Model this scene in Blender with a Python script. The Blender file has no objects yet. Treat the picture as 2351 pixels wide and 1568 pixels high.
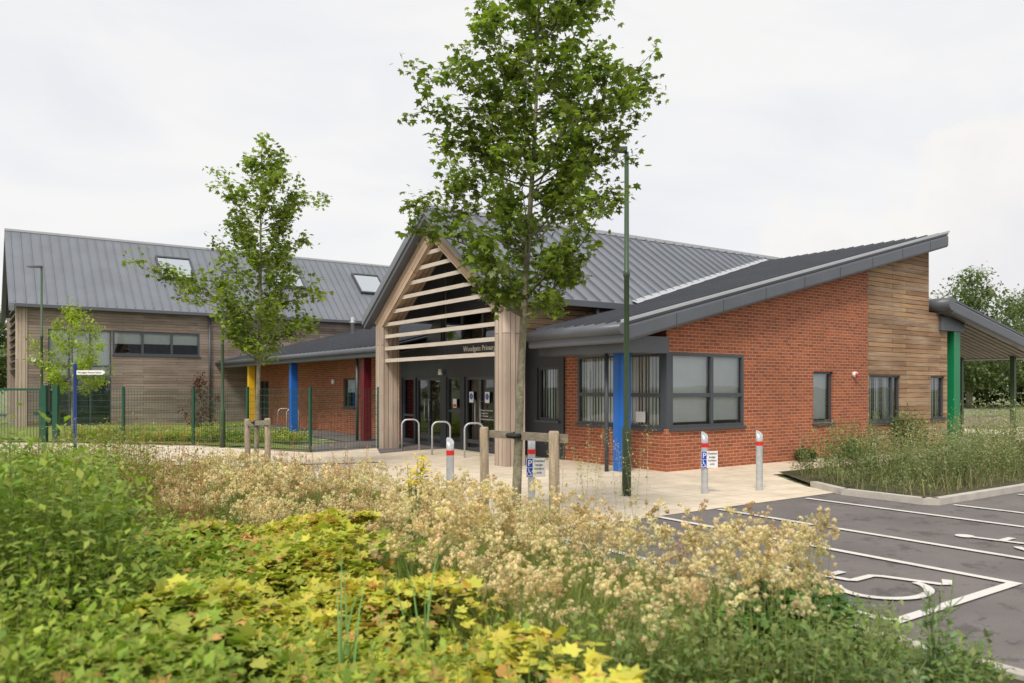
import bpy, math, random
import numpy as np
from mathutils import Vector, Matrix
rnd = random.Random(7)
nr = np.random.default_rng(7)
scene = bpy.context.scene
COL = scene.collection
ANG = math.atan2(.575, .8182)
CX, CY = 3.244, 16.45
CA, SA = math.cos(ANG), math.sin(ANG)
def W(u, v):
    return (CX + CA*u - SA*v, CY + SA*u + CA*v)

# ------------------------------------------------------------------ materials
def newmat(name):
    m = bpy.data.materials.new(name); m.use_nodes = True
    nt = m.node_tree
    return m, nt, nt.nodes['Principled BSDF']
def N(nt, t, **kw):
    n = nt.nodes.new(t)
    for k, v in kw.items():
        if k in n.inputs.keys(): n.inputs[k].default_value = v
        else: setattr(n, k, v)
    return n
def c4(c): return (c[0], c[1], c[2], 1)
def mixc(nt, mode, fac, a, b):
    n = nt.nodes.new('ShaderNodeMix'); n.data_type = 'RGBA'; n.blend_type = mode
    for s, val in ((0, fac), (6, a), (7, b)):
        if hasattr(val, 'is_linked') or isinstance(val, bpy.types.NodeSocket): nt.links.new(val, n.inputs[s])
        else: n.inputs[s].default_value = val if s == 0 else c4(val)
    return n.outputs[2]
def simple(name, col, rough=.6, metal=0, var=.15, scale=3., bump=0, bscale=40., vec=(1, 1, 1), spec=.5):
    m, nt, b = newmat(name)
    tc = N(nt, 'ShaderNodeTexCoord')
    mp = N(nt, 'ShaderNodeMapping'); mp.inputs['Scale'].default_value = vec
    nt.links.new(tc.outputs['Object'], mp.inputs['Vector'])
    nz = N(nt, 'ShaderNodeTexNoise', Scale=scale, Detail=6., Roughness=.6)
    nt.links.new(mp.outputs[0], nz.inputs['Vector'])
    rp = N(nt, 'ShaderNodeMapRange'); rp.inputs[1].default_value = .3; rp.inputs[2].default_value = .7
    nt.links.new(nz.outputs[0], rp.inputs[0])
    o = mixc(nt, 'MIX', rp.outputs[0], [x*(1-var) for x in col], [min(1, x*(1+var)) for x in col])
    nt.links.new(o, b.inputs['Base Color'])
    b.inputs['Roughness'].default_value = rough; b.inputs['Metallic'].default_value = metal
    b.inputs['Specular IOR Level'].default_value = spec
    if bump:
        n2 = N(nt, 'ShaderNodeTexNoise', Scale=bscale, Detail=5.)
        nt.links.new(tc.outputs['Object'], n2.inputs['Vector'])
        bp = N(nt, 'ShaderNodeBump', Strength=bump, Distance=.02)
        nt.links.new(n2.outputs[0], bp.inputs['Height']); nt.links.new(bp.outputs[0], b.inputs['Normal'])
    return m
def panelled(name, A, B, c1, c2, mortar, w, h, ms, rough=.8, grain=.35, gs=(1.5, 45), offset=.5, bump=.5, blotch=.3, bias=0., bl_scale=.7, third=None):
    m, nt, b = newmat(name)
    tc = N(nt, 'ShaderNodeTexCoord')
    d1 = N(nt, 'ShaderNodeVectorMath', operation='DOT_PRODUCT'); d1.inputs[1].default_value = A
    d2 = N(nt, 'ShaderNodeVectorMath', operation='DOT_PRODUCT'); d2.inputs[1].default_value = B
    nt.links.new(tc.outputs['Object'], d1.inputs[0]); nt.links.new(tc.outputs['Object'], d2.inputs[0])
    cb = N(nt, 'ShaderNodeCombineXYZ')
    nt.links.new(d1.outputs['Value'], cb.inputs[0]); nt.links.new(d2.outputs['Value'], cb.inputs[1])
    br = N(nt, 'ShaderNodeTexBrick'); br.offset = offset
    br.inputs['Color1'].default_value = c4(c1); br.inputs['Color2'].default_value = c4(c2)
    br.inputs['Mortar'].default_value = c4(mortar); br.inputs['Scale'].default_value = 1.
    br.inputs['Mortar Size'].default_value = ms; br.inputs['Mortar Smooth'].default_value = .1
    br.inputs['Brick Width'].default_value = w; br.inputs['Row Height'].default_value = h
    br.inputs['Bias'].default_value = bias
    nt.links.new(cb.outputs[0], br.inputs['Vector'])
    mp = N(nt, 'ShaderNodeMapping'); mp.inputs['Scale'].default_value = (gs[0], gs[1], 1)
    nt.links.new(cb.outputs[0], mp.inputs['Vector'])
    nz = N(nt, 'ShaderNodeTexNoise', Scale=1., Detail=5., Roughness=.6)
    nt.links.new(mp.outputs[0], nz.inputs['Vector'])
    g = N(nt, 'ShaderNodeMapRange'); g.inputs[1].default_value = .25; g.inputs[2].default_value = .75
    g.inputs[3].default_value = 1-grain; g.inputs[4].default_value = 1+grain
    nt.links.new(nz.outputs[0], g.inputs[0])
    n2 = N(nt, 'ShaderNodeTexNoise', Scale=bl_scale, Detail=4.)
    nt.links.new(tc.outputs['Object'], n2.inputs['Vector'])
    g2 = N(nt, 'ShaderNodeMapRange'); g2.inputs[1].default_value = .3; g2.inputs[2].default_value = .7
    g2.inputs[3].default_value = 1-blotch; g2.inputs[4].default_value = 1+blotch
    nt.links.new(n2.outputs[0], g2.inputs[0])
    mu = N(nt, 'ShaderNodeMath', operation='MULTIPLY')
    nt.links.new(g.outputs[0], mu.inputs[0]); nt.links.new(g2.outputs[0], mu.inputs[1])
    colour = br.outputs['Color']
    if third:
        n3 = N(nt, 'ShaderNodeTexNoise', Scale=1., Detail=3.); m3 = N(nt, 'ShaderNodeMapping'); m3.inputs['Scale'].default_value = (.5, 1/h*.5, 1)
        nt.links.new(cb.outputs[0], m3.inputs['Vector']); nt.links.new(m3.outputs[0], n3.inputs['Vector'])
        g3 = N(nt, 'ShaderNodeMapRange'); g3.inputs[1].default_value = .45; g3.inputs[2].default_value = .68; g3.inputs[4].default_value = .75
        nt.links.new(n3.outputs[0], g3.inputs[0]); colour = mixc(nt, 'MIX', g3.outputs[0], colour, third)
    vm = N(nt, 'ShaderNodeVectorMath', operation='SCALE')
    nt.links.new(colour, vm.inputs[0]); nt.links.new(mu.outputs[0], vm.inputs['Scale'])
    nt.links.new(vm.outputs[0], b.inputs['Base Color'])
    b.inputs['Roughness'].default_value = rough
    b.inputs['Specular IOR Level'].default_value = .3
    inv = N(nt, 'ShaderNodeMath', operation='SUBTRACT'); inv.inputs[0].default_value = 1.
    nt.links.new(br.outputs['Fac'], inv.inputs[1])
    bp = N(nt, 'ShaderNodeBump', Strength=bump, Distance=.01)
    nt.links.new(inv.outputs[0], bp.inputs['Height']); nt.links.new(bp.outputs[0], b.inputs['Normal'])
    return m
H1 = (1, 1, 0); ZZ = (0, 0, 1)
m_brick = panelled('brick', H1, ZZ, (.40, .115, .048), (.25, .070, .034), (.46, .31, .22), .225, .075, .0065, grain=.25, gs=(12, 30), blotch=.12)
m_timber_warm = panelled('weathered_timber_warm', H1, ZZ, (.45, .275, .15), (.25, .15, .09), (.05, .03, .02), 1.9, .125, .008, offset=.37, blotch=.2, grain=.4, third=(.40, .31, .22))
m_timber_grey = panelled('weathered_timber_grey', H1, ZZ, (.29, .225, .185), (.175, .135, .112), (.045, .036, .03), 2.4, .13, .007, offset=.37, blotch=.2, grain=.3, third=(.26, .225, .20))
m_timber_vert = panelled('timber_vertical_boards', ZZ, H1, (.52, .42, .345), (.39, .31, .25), (.09, .065, .05), 6., .14, .007, blotch=.15, grain=.25)
sl = math.atan(.708)
m_timber_rl = panelled('timber_rafter_boards_a', (0, math.cos(sl), math.sin(sl)), (1, -math.sin(sl), math.cos(sl)), (.50, .37, .27), (.38, .27, .19), (.09, .06, .045), 6., .14, .007, blotch=.15, grain=.25)
m_timber_rr = panelled('timber_rafter_boards_b', (0, -math.cos(sl), math.sin(sl)), (1, math.sin(sl), math.cos(sl)), (.50, .37, .27), (.38, .27, .19), (.09, .06, .045), 6., .14, .007, blotch=.15, grain=.25)
m_slat = simple('weathered_slat_timber', (.56, .49, .42), .8, var=.2, scale=2, vec=(20, 1, 20))
m_soff = simple('painted_soffit_slat', (.24, .225, .205), .8, var=.15)
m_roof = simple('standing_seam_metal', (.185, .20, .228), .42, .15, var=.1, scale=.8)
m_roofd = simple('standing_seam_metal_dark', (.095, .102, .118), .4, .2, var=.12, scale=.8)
m_fascia = simple('anthracite_fascia', (.10, .108, .126), .42, 0, var=.08, scale=1.5)
m_trim = simple('pale_metal_trim', (.46, .47, .49), .4, .2, var=.05)
m_frame = simple('grey_window_frame', (.062, .069, .08), .4, 0, var=.06)
m_dark = simple('dark_grey_panel', (.035, .038, .045), .45, 0, var=.1)
m_louv = simple('dark_timber_louvre', (.10, .08, .065), .8, 0, var=.2)
m_inside = simple('interior_plaster', (.16, .155, .145), .9, 0, var=.1)
m_blind = simple('blind_fabric', (.82, .82, .79), .9, 0, var=.05)
m_steel = simple('galvanised_steel', (.52, .54, .55), .4, .4, var=.15, scale=12)
m_white = simple('white_plastic', (.8, .8, .79), .4, 0, var=.02)
m_black = simple('black_plastic', (.02, .02, .02), .5, 0, var=.05)
def paint(n, c, r=.35): return simple(n, c, r, 0, var=.08, scale=2.5)
m_blue = paint('blue_paint', (.015, .13, .50)); m_green = paint('green_paint', (.005, .20, .075))
m_yellow = paint('yellow_paint', (.80, .48, .02)); m_maroon = paint('maroon_paint', (.14, .01, .02))
m_postgreen = paint('dark_green_paint', (.045, .08, .04), .45); m_red = paint('red_reflective', (.65, .02, .02))
m_fencegreen = paint('fence_green_paint', (.008, .07, .04), .45); m_signblue = paint('sign_blue', (.01, .07, .42))
m_postwood = simple('round_stake_wood', (.38, .30, .21), .85, 0, var=.35, scale=3, vec=(12, 12, 1.5), bump=.4)
m_barwood = simple('crossbar_wood', (.27, .23, .175), .85, 0, var=.3, scale=3, vec=(2, 2, 12), bump=.4)
m_bark = simple('tree_bark', (.22, .20, .135), .9, 0, var=.5, scale=7, vec=(2, 2, 1), bump=.8, bscale=22)
m_soil = simple('soil', (.07, .065, .03), .95, 0, var=.5, scale=2.5, bump=.5)
m_kerb = simple('concrete_kerb', (.47, .44, .39), .85, 0, var=.15, scale=4, bump=.1)
m_rub = simple('rubber_tie', (.015, .015, .015), .7)
m_planter = simple('timber_planter', (.27, .24, .2), .8, var=.2)
def glassmat(name, tint=(.88, .92, .93), base=.07, ior=1.45):
    m, nt, b = newmat(name)
    nt.nodes.remove(b)
    out = nt.nodes['Material Output']
    tr = N(nt, 'ShaderNodeBsdfTransparent'); tr.inputs[0].default_value = c4(tint)
    gl = N(nt, 'ShaderNodeBsdfGlossy'); gl.inputs['Roughness'].default_value = .02
    gl.inputs['Color'].default_value = (.85, .9, .93, 1)
    fr = N(nt, 'ShaderNodeFresnel'); fr.inputs['IOR'].default_value = ior
    ad = N(nt, 'ShaderNodeMath', operation='ADD'); ad.inputs[1].default_value = base; ad.use_clamp = True
    nt.links.new(fr.outputs[0], ad.inputs[0])
    tc = N(nt, 'ShaderNodeTexCoord'); nz = N(nt, 'ShaderNodeTexNoise', Scale=1.3, Detail=1.)
    nt.links.new(tc.outputs['Object'], nz.inputs['Vector'])
    bp = N(nt, 'ShaderNodeBump', Strength=.05, Distance=.05)
    nt.links.new(nz.outputs[0], bp.inputs['Height']); nt.links.new(bp.outputs[0], gl.inputs['Normal'])
    mx = N(nt, 'ShaderNodeMixShader')
    nt.links.new(ad.outputs[0], mx.inputs[0]); nt.links.new(tr.outputs[0], mx.inputs[1]); nt.links.new(gl.outputs[0], mx.inputs[2])
    nt.links.new(mx.outputs[0], out.inputs['Surface'])
    return m
m_glass = glassmat('window_glass')
m_sky_glass = glassmat('rooflight_glass', (.4, .43, .45), .75)
def leafmat(name, rough=.55, transl=.3, glossy=.3):
    m, nt, b = newmat(name)
    out = nt.nodes['Material Output']
    at = N(nt, 'ShaderNodeAttribute'); at.attribute_name = 'tint'
    nt.links.new(at.outputs['Color'], b.inputs['Base Color'])
    b.inputs['Roughness'].default_value = rough; b.inputs['Specular IOR Level'].default_value = glossy
    tl = N(nt, 'ShaderNodeBsdfTranslucent')
    s = N(nt, 'ShaderNodeVectorMath', operation='MULTIPLY'); s.inputs[1].default_value = (1.3, 1.5, .7)
    nt.links.new(at.outputs['Color'], s.inputs[0]); nt.links.new(s.outputs[0], tl.inputs['Color'])
    mx = N(nt, 'ShaderNodeMixShader'); mx.inputs[0].default_value = transl
    nt.links.new(b.outputs[0], mx.inputs[1]); nt.links.new(tl.outputs[0], mx.inputs[2])
    nt.links.new(mx.outputs[0], out.inputs['Surface'])
    return m
m_leaf = leafmat('leaf'); m_seed = leafmat('seed_head', .9, .3, .1); m_tleaf = leafmat('tree_leaf', .45, .42, .45)

def asphalt():
    m, nt, b = newmat('asphalt')
    tc = N(nt, 'ShaderNodeTexCoord')
    n1 = N(nt, 'ShaderNodeTexNoise', Scale=110., Detail=3.); n2 = N(nt, 'ShaderNodeTexNoise', Scale=.7, Detail=6., Roughness=.6)
    n3 = N(nt, 'ShaderNodeTexNoise', Scale=2.2, Detail=6., Roughness=.8)
    for n in (n1, n2, n3): nt.links.new(tc.outputs['Object'], n.inputs['Vector'])
    a = mixc(nt, 'MIX', n1.outputs[0], (.05, .044, .042), (.26, .23, .22))
    g = N(nt, 'ShaderNodeMapRange'); g.inputs[1].default_value = .35; g.inputs[2].default_value = .65; g.inputs[3].default_value = .8; g.inputs[4].default_value = 1.12
    nt.links.new(n2.outputs[0], g.inputs[0])
    g3 = N(nt, 'ShaderNodeMapRange'); g3.inputs[1].default_value = .55; g3.inputs[2].default_value = .59; g3.inputs[3].default_value = 1.; g3.inputs[4].default_value = .62
    nt.links.new(n3.outputs[0], g3.inputs[0])
    mu = N(nt, 'ShaderNodeMath', operation='MULTIPLY'); nt.links.new(g.outputs[0], mu.inputs[0]); nt.links.new(g3.outputs[0], mu.inputs[1])
    s = N(nt, 'ShaderNodeVectorMath', operation='SCALE'); nt.links.new(a, s.inputs[0]); nt.links.new(mu.outputs[0], s.inputs['Scale'])
    nt.links.new(s.outputs[0], b.inputs['Base Color']); b.inputs['Roughness'].default_value = .85
    bp = N(nt, 'ShaderNodeBump', Strength=.4, Distance=.01); nt.links.new(n1.outputs[0], bp.inputs['Height']); nt.links.new(bp.outputs[0], b.inputs['Normal'])
    return m
m_asphalt = asphalt()
m_paving = panelled('concrete_paving', (1, 0, 0), (0, 1, 0), (.70, .60, .46), (.63, .54, .415), (.40, .34, .265), .6, .45, .007, grain=.08, gs=(6, 6), blotch=.14, bump=.3, bl_scale=1.2)
def grassmat(name, c1, c2, c3, flower=0):
    m, nt, b = newmat(name)
    tc = N(nt, 'ShaderNodeTexCoord')
    n1 = N(nt, 'ShaderNodeTexNoise', Scale=.35, Detail=8., Roughness=.7); n2 = N(nt, 'ShaderNodeTexNoise', Scale=30., Detail=4.)
    for n in (n1, n2): nt.links.new(tc.outputs['Object'], n.inputs['Vector'])
    a = mixc(nt, 'MIX', n1.outputs[0], c1, c2)
    o = mixc(nt, 'MIX', n2.outputs[0], a, c3)
    if flower:
        n3 = N(nt, 'ShaderNodeTexNoise', Scale=1.5, Detail=6., Roughness=.8)
        nt.links.new(tc.outputs['Object'], n3.inputs['Vector'])
        g = N(nt, 'ShaderNodeMapRange'); g.inputs[1].default_value = .52; g.inputs[2].default_value = .6
        nt.links.new(n3.outputs[0], g.inputs[0])
        o = mixc(nt, 'MIX', g.outputs[0], o, (.5, .5, .4))
    nt.links.new(o, b.inputs['Base Color']); b.inputs['Roughness'].default_value = .95
    bp = N(nt, 'ShaderNodeBump', Strength=.8, Distance=.04); nt.links.new(n2.outputs[0], bp.inputs['Height']); nt.links.new(bp.outputs[0], b.inputs['Normal'])
    return m
m_ground = grassmat('meadow_ground', (.12, .16, .04), (.20, .20, .08), (.10, .13, .04), 1)
m_lawn = grassmat('lawn_ground', (.18, .24, .045), (.27, .28, .07), (.15, .20, .04))
def roadpaint():
    m, nt, b = newmat('road_paint')
    tc = N(nt, 'ShaderNodeTexCoord'); n1 = N(nt, 'ShaderNodeTexNoise', Scale=60., Detail=4., Roughness=.7); n2 = N(nt, 'ShaderNodeTexNoise', Scale=3., Detail=5.)
    for n in (n1, n2): nt.links.new(tc.outputs['Object'], n.inputs['Vector'])
    ad = N(nt, 'ShaderNodeMath', operation='ADD'); nt.links.new(n1.outputs[0], ad.inputs[0]); nt.links.new(n2.outputs[0], ad.inputs[1])
    g = N(nt, 'ShaderNodeMapRange'); g.inputs[1].default_value = 1.1; g.inputs[2].default_value = 1.28
    nt.links.new(ad.outputs[0], g.inputs[0])
    o = mixc(nt, 'MIX', g.outputs[0], (.66, .64, .60), (.30, .29, .27))
    nt.links.new(o, b.inputs['Base Color']); b.inputs['Roughness'].default_value = .7
    return m
m_road = roadpaint()

# ------------------------------------------------------------------ mesh helpers
def link(o, parent=None):
    COL.objects.link(o)
    if parent is not None: o.parent = parent
    return o
def empty(name, loc, rotz=0., **props):
    o = bpy.data.objects.new(name, None); o.location = loc; o.rotation_euler = (0, 0, rotz)
    o.empty_display_size = .3
    for k, v in props.items(): o[k] = v
    return link(o)
class MB:
    def __init__(s): s.v = []; s.f = []; s.smooth = []
    def add(s, vs, fs, sm=False):
        o = len(s.v); s.v += [tuple(p) for p in vs]
        for f in fs: s.f.append(tuple(i+o for i in f)); s.smooth.append(sm)
        return s
    def box(s, x0, x1, y0, y1, z0, z1):
        return s.add([(x0, y0, z0), (x1, y0, z0), (x1, y1, z0), (x0, y1, z0), (x0, y0, z1), (x1, y0, z1), (x1, y1, z1), (x0, y1, z1)],
                     [(0, 3, 2, 1), (4, 5, 6, 7), (0, 1, 5, 4), (1, 2, 6, 5), (2, 3, 7, 6), (3, 0, 4, 7)])
    def prism(s, poly, zb, zt):
        n = len(poly)
        vs = [(x, y, zb(x, y)) for x, y in poly] + [(x, y, zt(x, y)) for x, y in poly]
        fs = [tuple(range(n-1, -1, -1)), tuple(range(n, 2*n))] + [(i, (i+1) % n, n+(i+1) % n, n+i) for i in range(n)]
        return s.add(vs, fs)
    def tube(s, pts, rad, sides=8, cap=True):
        pts = [Vector(p) for p in pts]; n = len(pts)
        if not hasattr(rad, '__len__'): rad = [rad]*n
        vs = []; prev = None
        for i, p in enumerate(pts):
            d = (pts[min(i+1, n-1)]-pts[max(i-1, 0)]).normalized()
            if prev is None:
                a = Vector((0, 0, 1)) if abs(d.z) < .9 else Vector((1, 0, 0))
                x = d.cross(a).normalized()
            else:
                x = (prev-d*prev.dot(d)).normalized()
            prev = x; y = d.cross(x)
            for k in range(sides):
                t = 2*math.pi*k/sides
                vs.append(p+(x*math.cos(t)+y*math.sin(t))*rad[i])
        fs = [(i*sides+k, i*sides+(k+1) % sides, (i+1)*sides+(k+1) % sides, (i+1)*sides+k) for i in range(n-1) for k in range(sides)]
        s.add(vs, fs, True)
        if cap:
            o = len(s.v)-len(vs)
            s.f.append(tuple(o+k for k in range(sides-1, -1, -1))); s.smooth.append(False)
            s.f.append(tuple(o+(n-1)*sides+k for k in range(sides))); s.smooth.append(False)
        return s
    def obj(s, name, mat, parent=None, bevel=0, **props):
        me = bpy.data.meshes.new(name); me.from_pydata(s.v, [], s.f); me.materials.append(mat)
        me.polygons.foreach_set('use_smooth', s.smooth); me.update()
        o = bpy.data.objects.new(name, me)
        for k, v in props.items(): o[k] = v
        link(o, parent)
        if bevel:
            b = o.modifiers.new('Bevel', 'BEVEL'); b.width = bevel; b.segments = 3; b.limit_method = 'ANGLE'
        return o
def copy_tree(o, loc, rotz=None, parent=None):
    n = o.copy(); COL.objects.link(n); n.parent = parent
    if parent is None:
        n.location = loc
        if rotz is not None: n.rotation_euler = (0, 0, rotz)
    for ch in list(o.children): copy_tree(ch, None, parent=n)
    return n
class Big:
    """many small copies of leaf-sized templates gathered in one mesh"""
    def __init__(s): s.V = []; s.L = []; s.T = []; s.C = []; s.n = 0
    def add(s, tv, tf, pos, R, S, col):
        tv = np.asarray(tv, float); N_ = len(pos)
        if N_ == 0: return s
        S = np.asarray(S, float)
        if S.ndim == 1: S = np.repeat(S[:, None], 3, 1)
        P = np.einsum('nij,nmj->nmi', R, tv[None]*S[:, None, :])+np.asarray(pos)[:, None, :]
        m = len(tv); s.V.append(P.reshape(-1, 3))
        fl = np.concatenate([np.array(f) for f in tf]); sz = np.array([len(f) for f in tf])
        s.L.append((fl[None]+(np.arange(N_)*m)[:, None]+s.n).ravel()); s.T.append(np.tile(sz, N_))
        s.C.append(np.repeat(np.clip(col, 0, 1), m, 0)); s.n += N_*m
        return s
    def obj(s, name, mat, parent=None, **props):
        V = np.concatenate(s.V); L = np.concatenate(s.L).astype(np.int32); T = np.concatenate(s.T).astype(np.int32); C = np.concatenate(s.C)
        me = bpy.data.meshes.new(name)
        me.vertices.add(len(V)); me.vertices.foreach_set('co', V.astype(np.float32).ravel())
        me.loops.add(len(L)); me.loops.foreach_set('vertex_index', L)
        me.polygons.add(len(T)); st = np.concatenate([[0], np.cumsum(T)[:-1]]).astype(np.int32)
        me.polygons.foreach_set('loop_start', st)
        me.update(calc_edges=True)
        a = me.attributes.new('tint', 'FLOAT_COLOR', 'POINT')
        a.data.foreach_set('color', np.concatenate([C, np.ones((len(C), 1))], 1).astype(np.float32).ravel())
        me.materials.append(mat); me.validate()
        o = bpy.data.objects.new(name, me)
        for k, v in props.items(): o[k] = v
        return link(o, parent)
def rotm(a, b, c):
    def rz(t):
        o = np.zeros((len(t), 3, 3)); o[:, 0, 0] = np.cos(t); o[:, 0, 1] = -np.sin(t); o[:, 1, 0] = np.sin(t); o[:, 1, 1] = np.cos(t); o[:, 2, 2] = 1; return o
    def rx(t):
        o = np.zeros((len(t), 3, 3)); o[:, 0, 0] = 1; o[:, 1, 1] = np.cos(t); o[:, 1, 2] = -np.sin(t); o[:, 2, 1] = np.sin(t); o[:, 2, 2] = np.cos(t); return o
    return rz(a) @ rx(b) @ rz(c)
U = lambda lo, hi, n: nr.uniform(lo, hi, n)
LOBED = [(0, 0, 0), (.22, .05, .03), (.5, .12, -.02), (.34, .3, .05), (.55, .62, -.05), (.22, .55, .04), (0, 1., -.08), (-.22, .55, .04), (-.55, .62, -.05), (-.34, .3, .05), (-.5, .12, -.02), (-.22, .05, .03)]
LOBED_F = [tuple(range(12))]
DIAM = [(0, 0, 0), (.28, .45, .06), (0, 1, -.05), (-.28, .45, .06)]
DIAM_F = [(0, 1, 2, 3)]
BLADE = [(-.5, 0, 0), (.5, 0, 0), (-.38, .06, .45), (.38, .06, .45), (-.2, .2, .8), (.2, .2, .8), (0, .42, 1)]
BLADE_F = [(0, 1, 3, 2), (2, 3, 5, 4), (4, 5, 6)]
STEM = [(-.5, 0, 0), (.5, 0, 0), (.4, .05, .5), (-.4, .05, .5), (.3, .15, 1), (-.3, .15, 1)]
STEM_F = [(0, 1, 2, 3), (3, 2, 4, 5)]
def jitter(base, n, v=.2, hue=.1):
    base = np.asarray(base, float)
    if base.ndim == 1: base = np.repeat(base[None], n, 0)
    k = nr.uniform(1-v, 1+v, (n, 1)); h = nr.uniform(1-hue, 1+hue, (n, 3))
    return base*k*h
def vnoise(x, y, f, seed=0):
    r = np.random.default_rng(seed); o = np.zeros_like(x)
    for i in range(6):
        a = r.uniform(0, 6.28); q = f*r.uniform(.6, 1.8); p = r.uniform(0, 6.28)
        o += np.sin((x*math.cos(a)+y*math.sin(a))*q+p)
    return np.clip(.5+o/6, 0, 1)

# ------------------------------------------------------------------ world, sun, camera
SUN_EL = math.radians(50)
sd = Vector((-.30*math.cos(SUN_EL), -.954*math.cos(SUN_EL), math.sin(SUN_EL)))
w = bpy.data.worlds.new('World'); scene.world = w; w.use_nodes = True
nt = w.node_tree; bg = nt.nodes['Background']
sky = N(nt, 'ShaderNodeTexSky'); sky.sky_type = 'NISHITA'; sky.sun_disc = False
sky.sun_elevation = SUN_EL; sky.sun_rotation = math.atan2(sd.x, sd.y)
tc = N(nt, 'ShaderNodeTexCoord'); mp = N(nt, 'ShaderNodeMapping'); mp.inputs['Scale'].default_value = (1, 1, 2.6); mp.inputs['Location'].default_value = (.3, 0, .1)
nt.links.new(tc.outputs['Generated'], mp.inputs[0])
nz = N(nt, 'ShaderNodeTexNoise', Scale=2.6, Detail=8., Roughness=.55); nz.inputs['Distortion'].default_value = .5
nt.links.new(mp.outputs[0], nz.inputs['Vector'])
g = N(nt, 'ShaderNodeMapRange'); g.inputs[1].default_value = .40; g.inputs[2].default_value = .60
nt.links.new(nz.outputs[0], g.inputs[0])
cl = mixc(nt, 'MIX', g.outputs[0], (8.7, 8.8, 9.15), (9.7, 9.6, 9.5))
nrmv = N(nt, 'ShaderNodeVectorMath', operation='NORMALIZE'); nt.links.new(tc.outputs['Generated'], nrmv.inputs[0])
sp = N(nt, 'ShaderNodeSeparateXYZ'); nt.links.new(nrmv.outputs[0], sp.inputs[0])
nb = N(nt, 'ShaderNodeTexNoise', Scale=9., Detail=8., Roughness=.6); nt.links.new(nrmv.outputs[0], nb.inputs['Vector'])
hx = N(nt, 'ShaderNodeMath', operation='MULTIPLY_ADD'); hx.inputs[1].default_value = .50; hx.inputs[2].default_value = -.17; nt.links.new(sp.outputs[0], hx.inputs[0])
hn = N(nt, 'ShaderNodeMath', operation='MULTIPLY_ADD'); hn.inputs[1].default_value = .38; nt.links.new(nb.outputs[0], hn.inputs[0]); nt.links.new(hx.outputs[0], hn.inputs[2])
df = N(nt, 'ShaderNodeMath', operation='SUBTRACT'); nt.links.new(hn.outputs[0], df.inputs[0]); nt.links.new(sp.outputs[2], df.inputs[1])
mk = N(nt, 'ShaderNodeMapRange'); mk.inputs[1].default_value = -.01; mk.inputs[2].default_value = .03; mk.inputs[4].default_value = .9
nt.links.new(df.outputs[0], mk.inputs[0])
bs = N(nt, 'ShaderNodeMapRange'); bs.inputs[1].default_value = .02; bs.inputs[2].default_value = .16; nt.links.new(df.outputs[0], bs.inputs[0])
cum = mixc(nt, 'MIX', bs.outputs[0], (9.95, 9.6, 9.2), (8.7, 8.6, 8.75))
cl2 = mixc(nt, 'MIX', mk.outputs[0], cl, cum)
fin = mixc(nt, 'MIX', .95, (1, 1, 1), cl2)
nt.links.new(sky.outputs[0], fin.node.inputs[6])
nt.links.new(fin, bg.inputs['Color']); bg.inputs['Strength'].default_value = .1
ld = bpy.data.lights.new('sun', 'SUN'); ld.energy = 2.9; ld.angle = math.radians(16); ld.color = (1, .93, .83)
lo = bpy.data.objects.new('sun', ld); link(lo)
lo.rotation_euler = sd.to_track_quat('Z', 'Y').to_euler(); lo.location = (-5, -10, 20)
cd = bpy.data.cameras.new('camera'); cam = bpy.data.objects.new('camera', cd); link(cam)
cam.location = (0, 0, 1.8); cam.rotation_euler = (math.radians(90), 0, 0)
cd.sensor_width = 36; cd.lens = 27.56; cd.shift_y = .0442; cd.clip_end = 2000; cd.clip_start = .05
cd.dof.use_dof = True; cd.dof.focus_distance = 15; cd.dof.aperture_fstop = 2.0
scene.camera = cam
scene.view_settings.view_transform = 'Standard'; scene.view_settings.look = 'None'; scene.view_settings.exposure = 0

# ------------------------------------------------------------------ ground
def flat(name, poly, z, mat, local=False, **p):
    me = bpy.data.meshes.new(name); me.from_pydata([(x, y, 0) for x, y in poly], [], [tuple(range(len(poly)))])
    me.materials.append(mat); me.update()
    o = bpy.data.objects.new(name, me); o.location = (CX, CY, z) if local else (0, 0, z)
    if local: o.rotation_euler = (0, 0, ANG)
    o['kind'] = 'structure'
    if o.data.polygons[0].normal.z < 0: o.data.flip_normals()
    return link(o)
flat('ground', [(-900, -300), (900, -300), (900, 1500), (-900, 1500)], 0, m_ground)
flat('car_park_asphalt', [(-8, -3.85), (-8, -40), (60, -40), (60, -3.85)], .008, m_asphalt, True)
flat('paving', [(-24, -7), (-9, -7), (-7, -3.9), (.05, -3.9), (.3, -3.1), (1.4, -1.6), (40, -1.5), (40, 1.5), (-1.7, 9), (-5.4, 9.3), (-12, 3)], .014, m_paving, True)
flat('path_asphalt', [(-6.5, 6.5), (-1.7, 8), (1, 8), (1, 29), (-1.4, 29), (-1.9, 12.5), (-5.3, 9.2)], .02, m_asphalt, True)
lawn = [(-5.5, 22.0), (-8.0, 25.5), (-12.6, 33), (-12.5, 41), (-32, 31), (-32, 26.8), (-14.6, 25.5), (-9.6, 24.2)]
flat('lawn', lawn, .026, m_lawn)
flat('path', [(-3.9, 22.6), (-5.4, 21.1), (-9.6, 23.5), (-14.6, 24.8), (-30, 25.8), (-30, 22), (-12, 18.5), (-6, 17.5), (-3, 18.5)], .030, m_paving)
bedpoly = [(-40, 20.5), (-14, 18.4), (-9, 16.8), (-5, 15.9), (-2.6, 13.6), (-1.2, 11.0), (-.1, 9.6), (.25, 8.8), (3.0, 4.75), (6.2, .2), (8, -3), (-40, -3)]
flat('planting_bed_soil', bedpoly, .045, m_soil)
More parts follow.
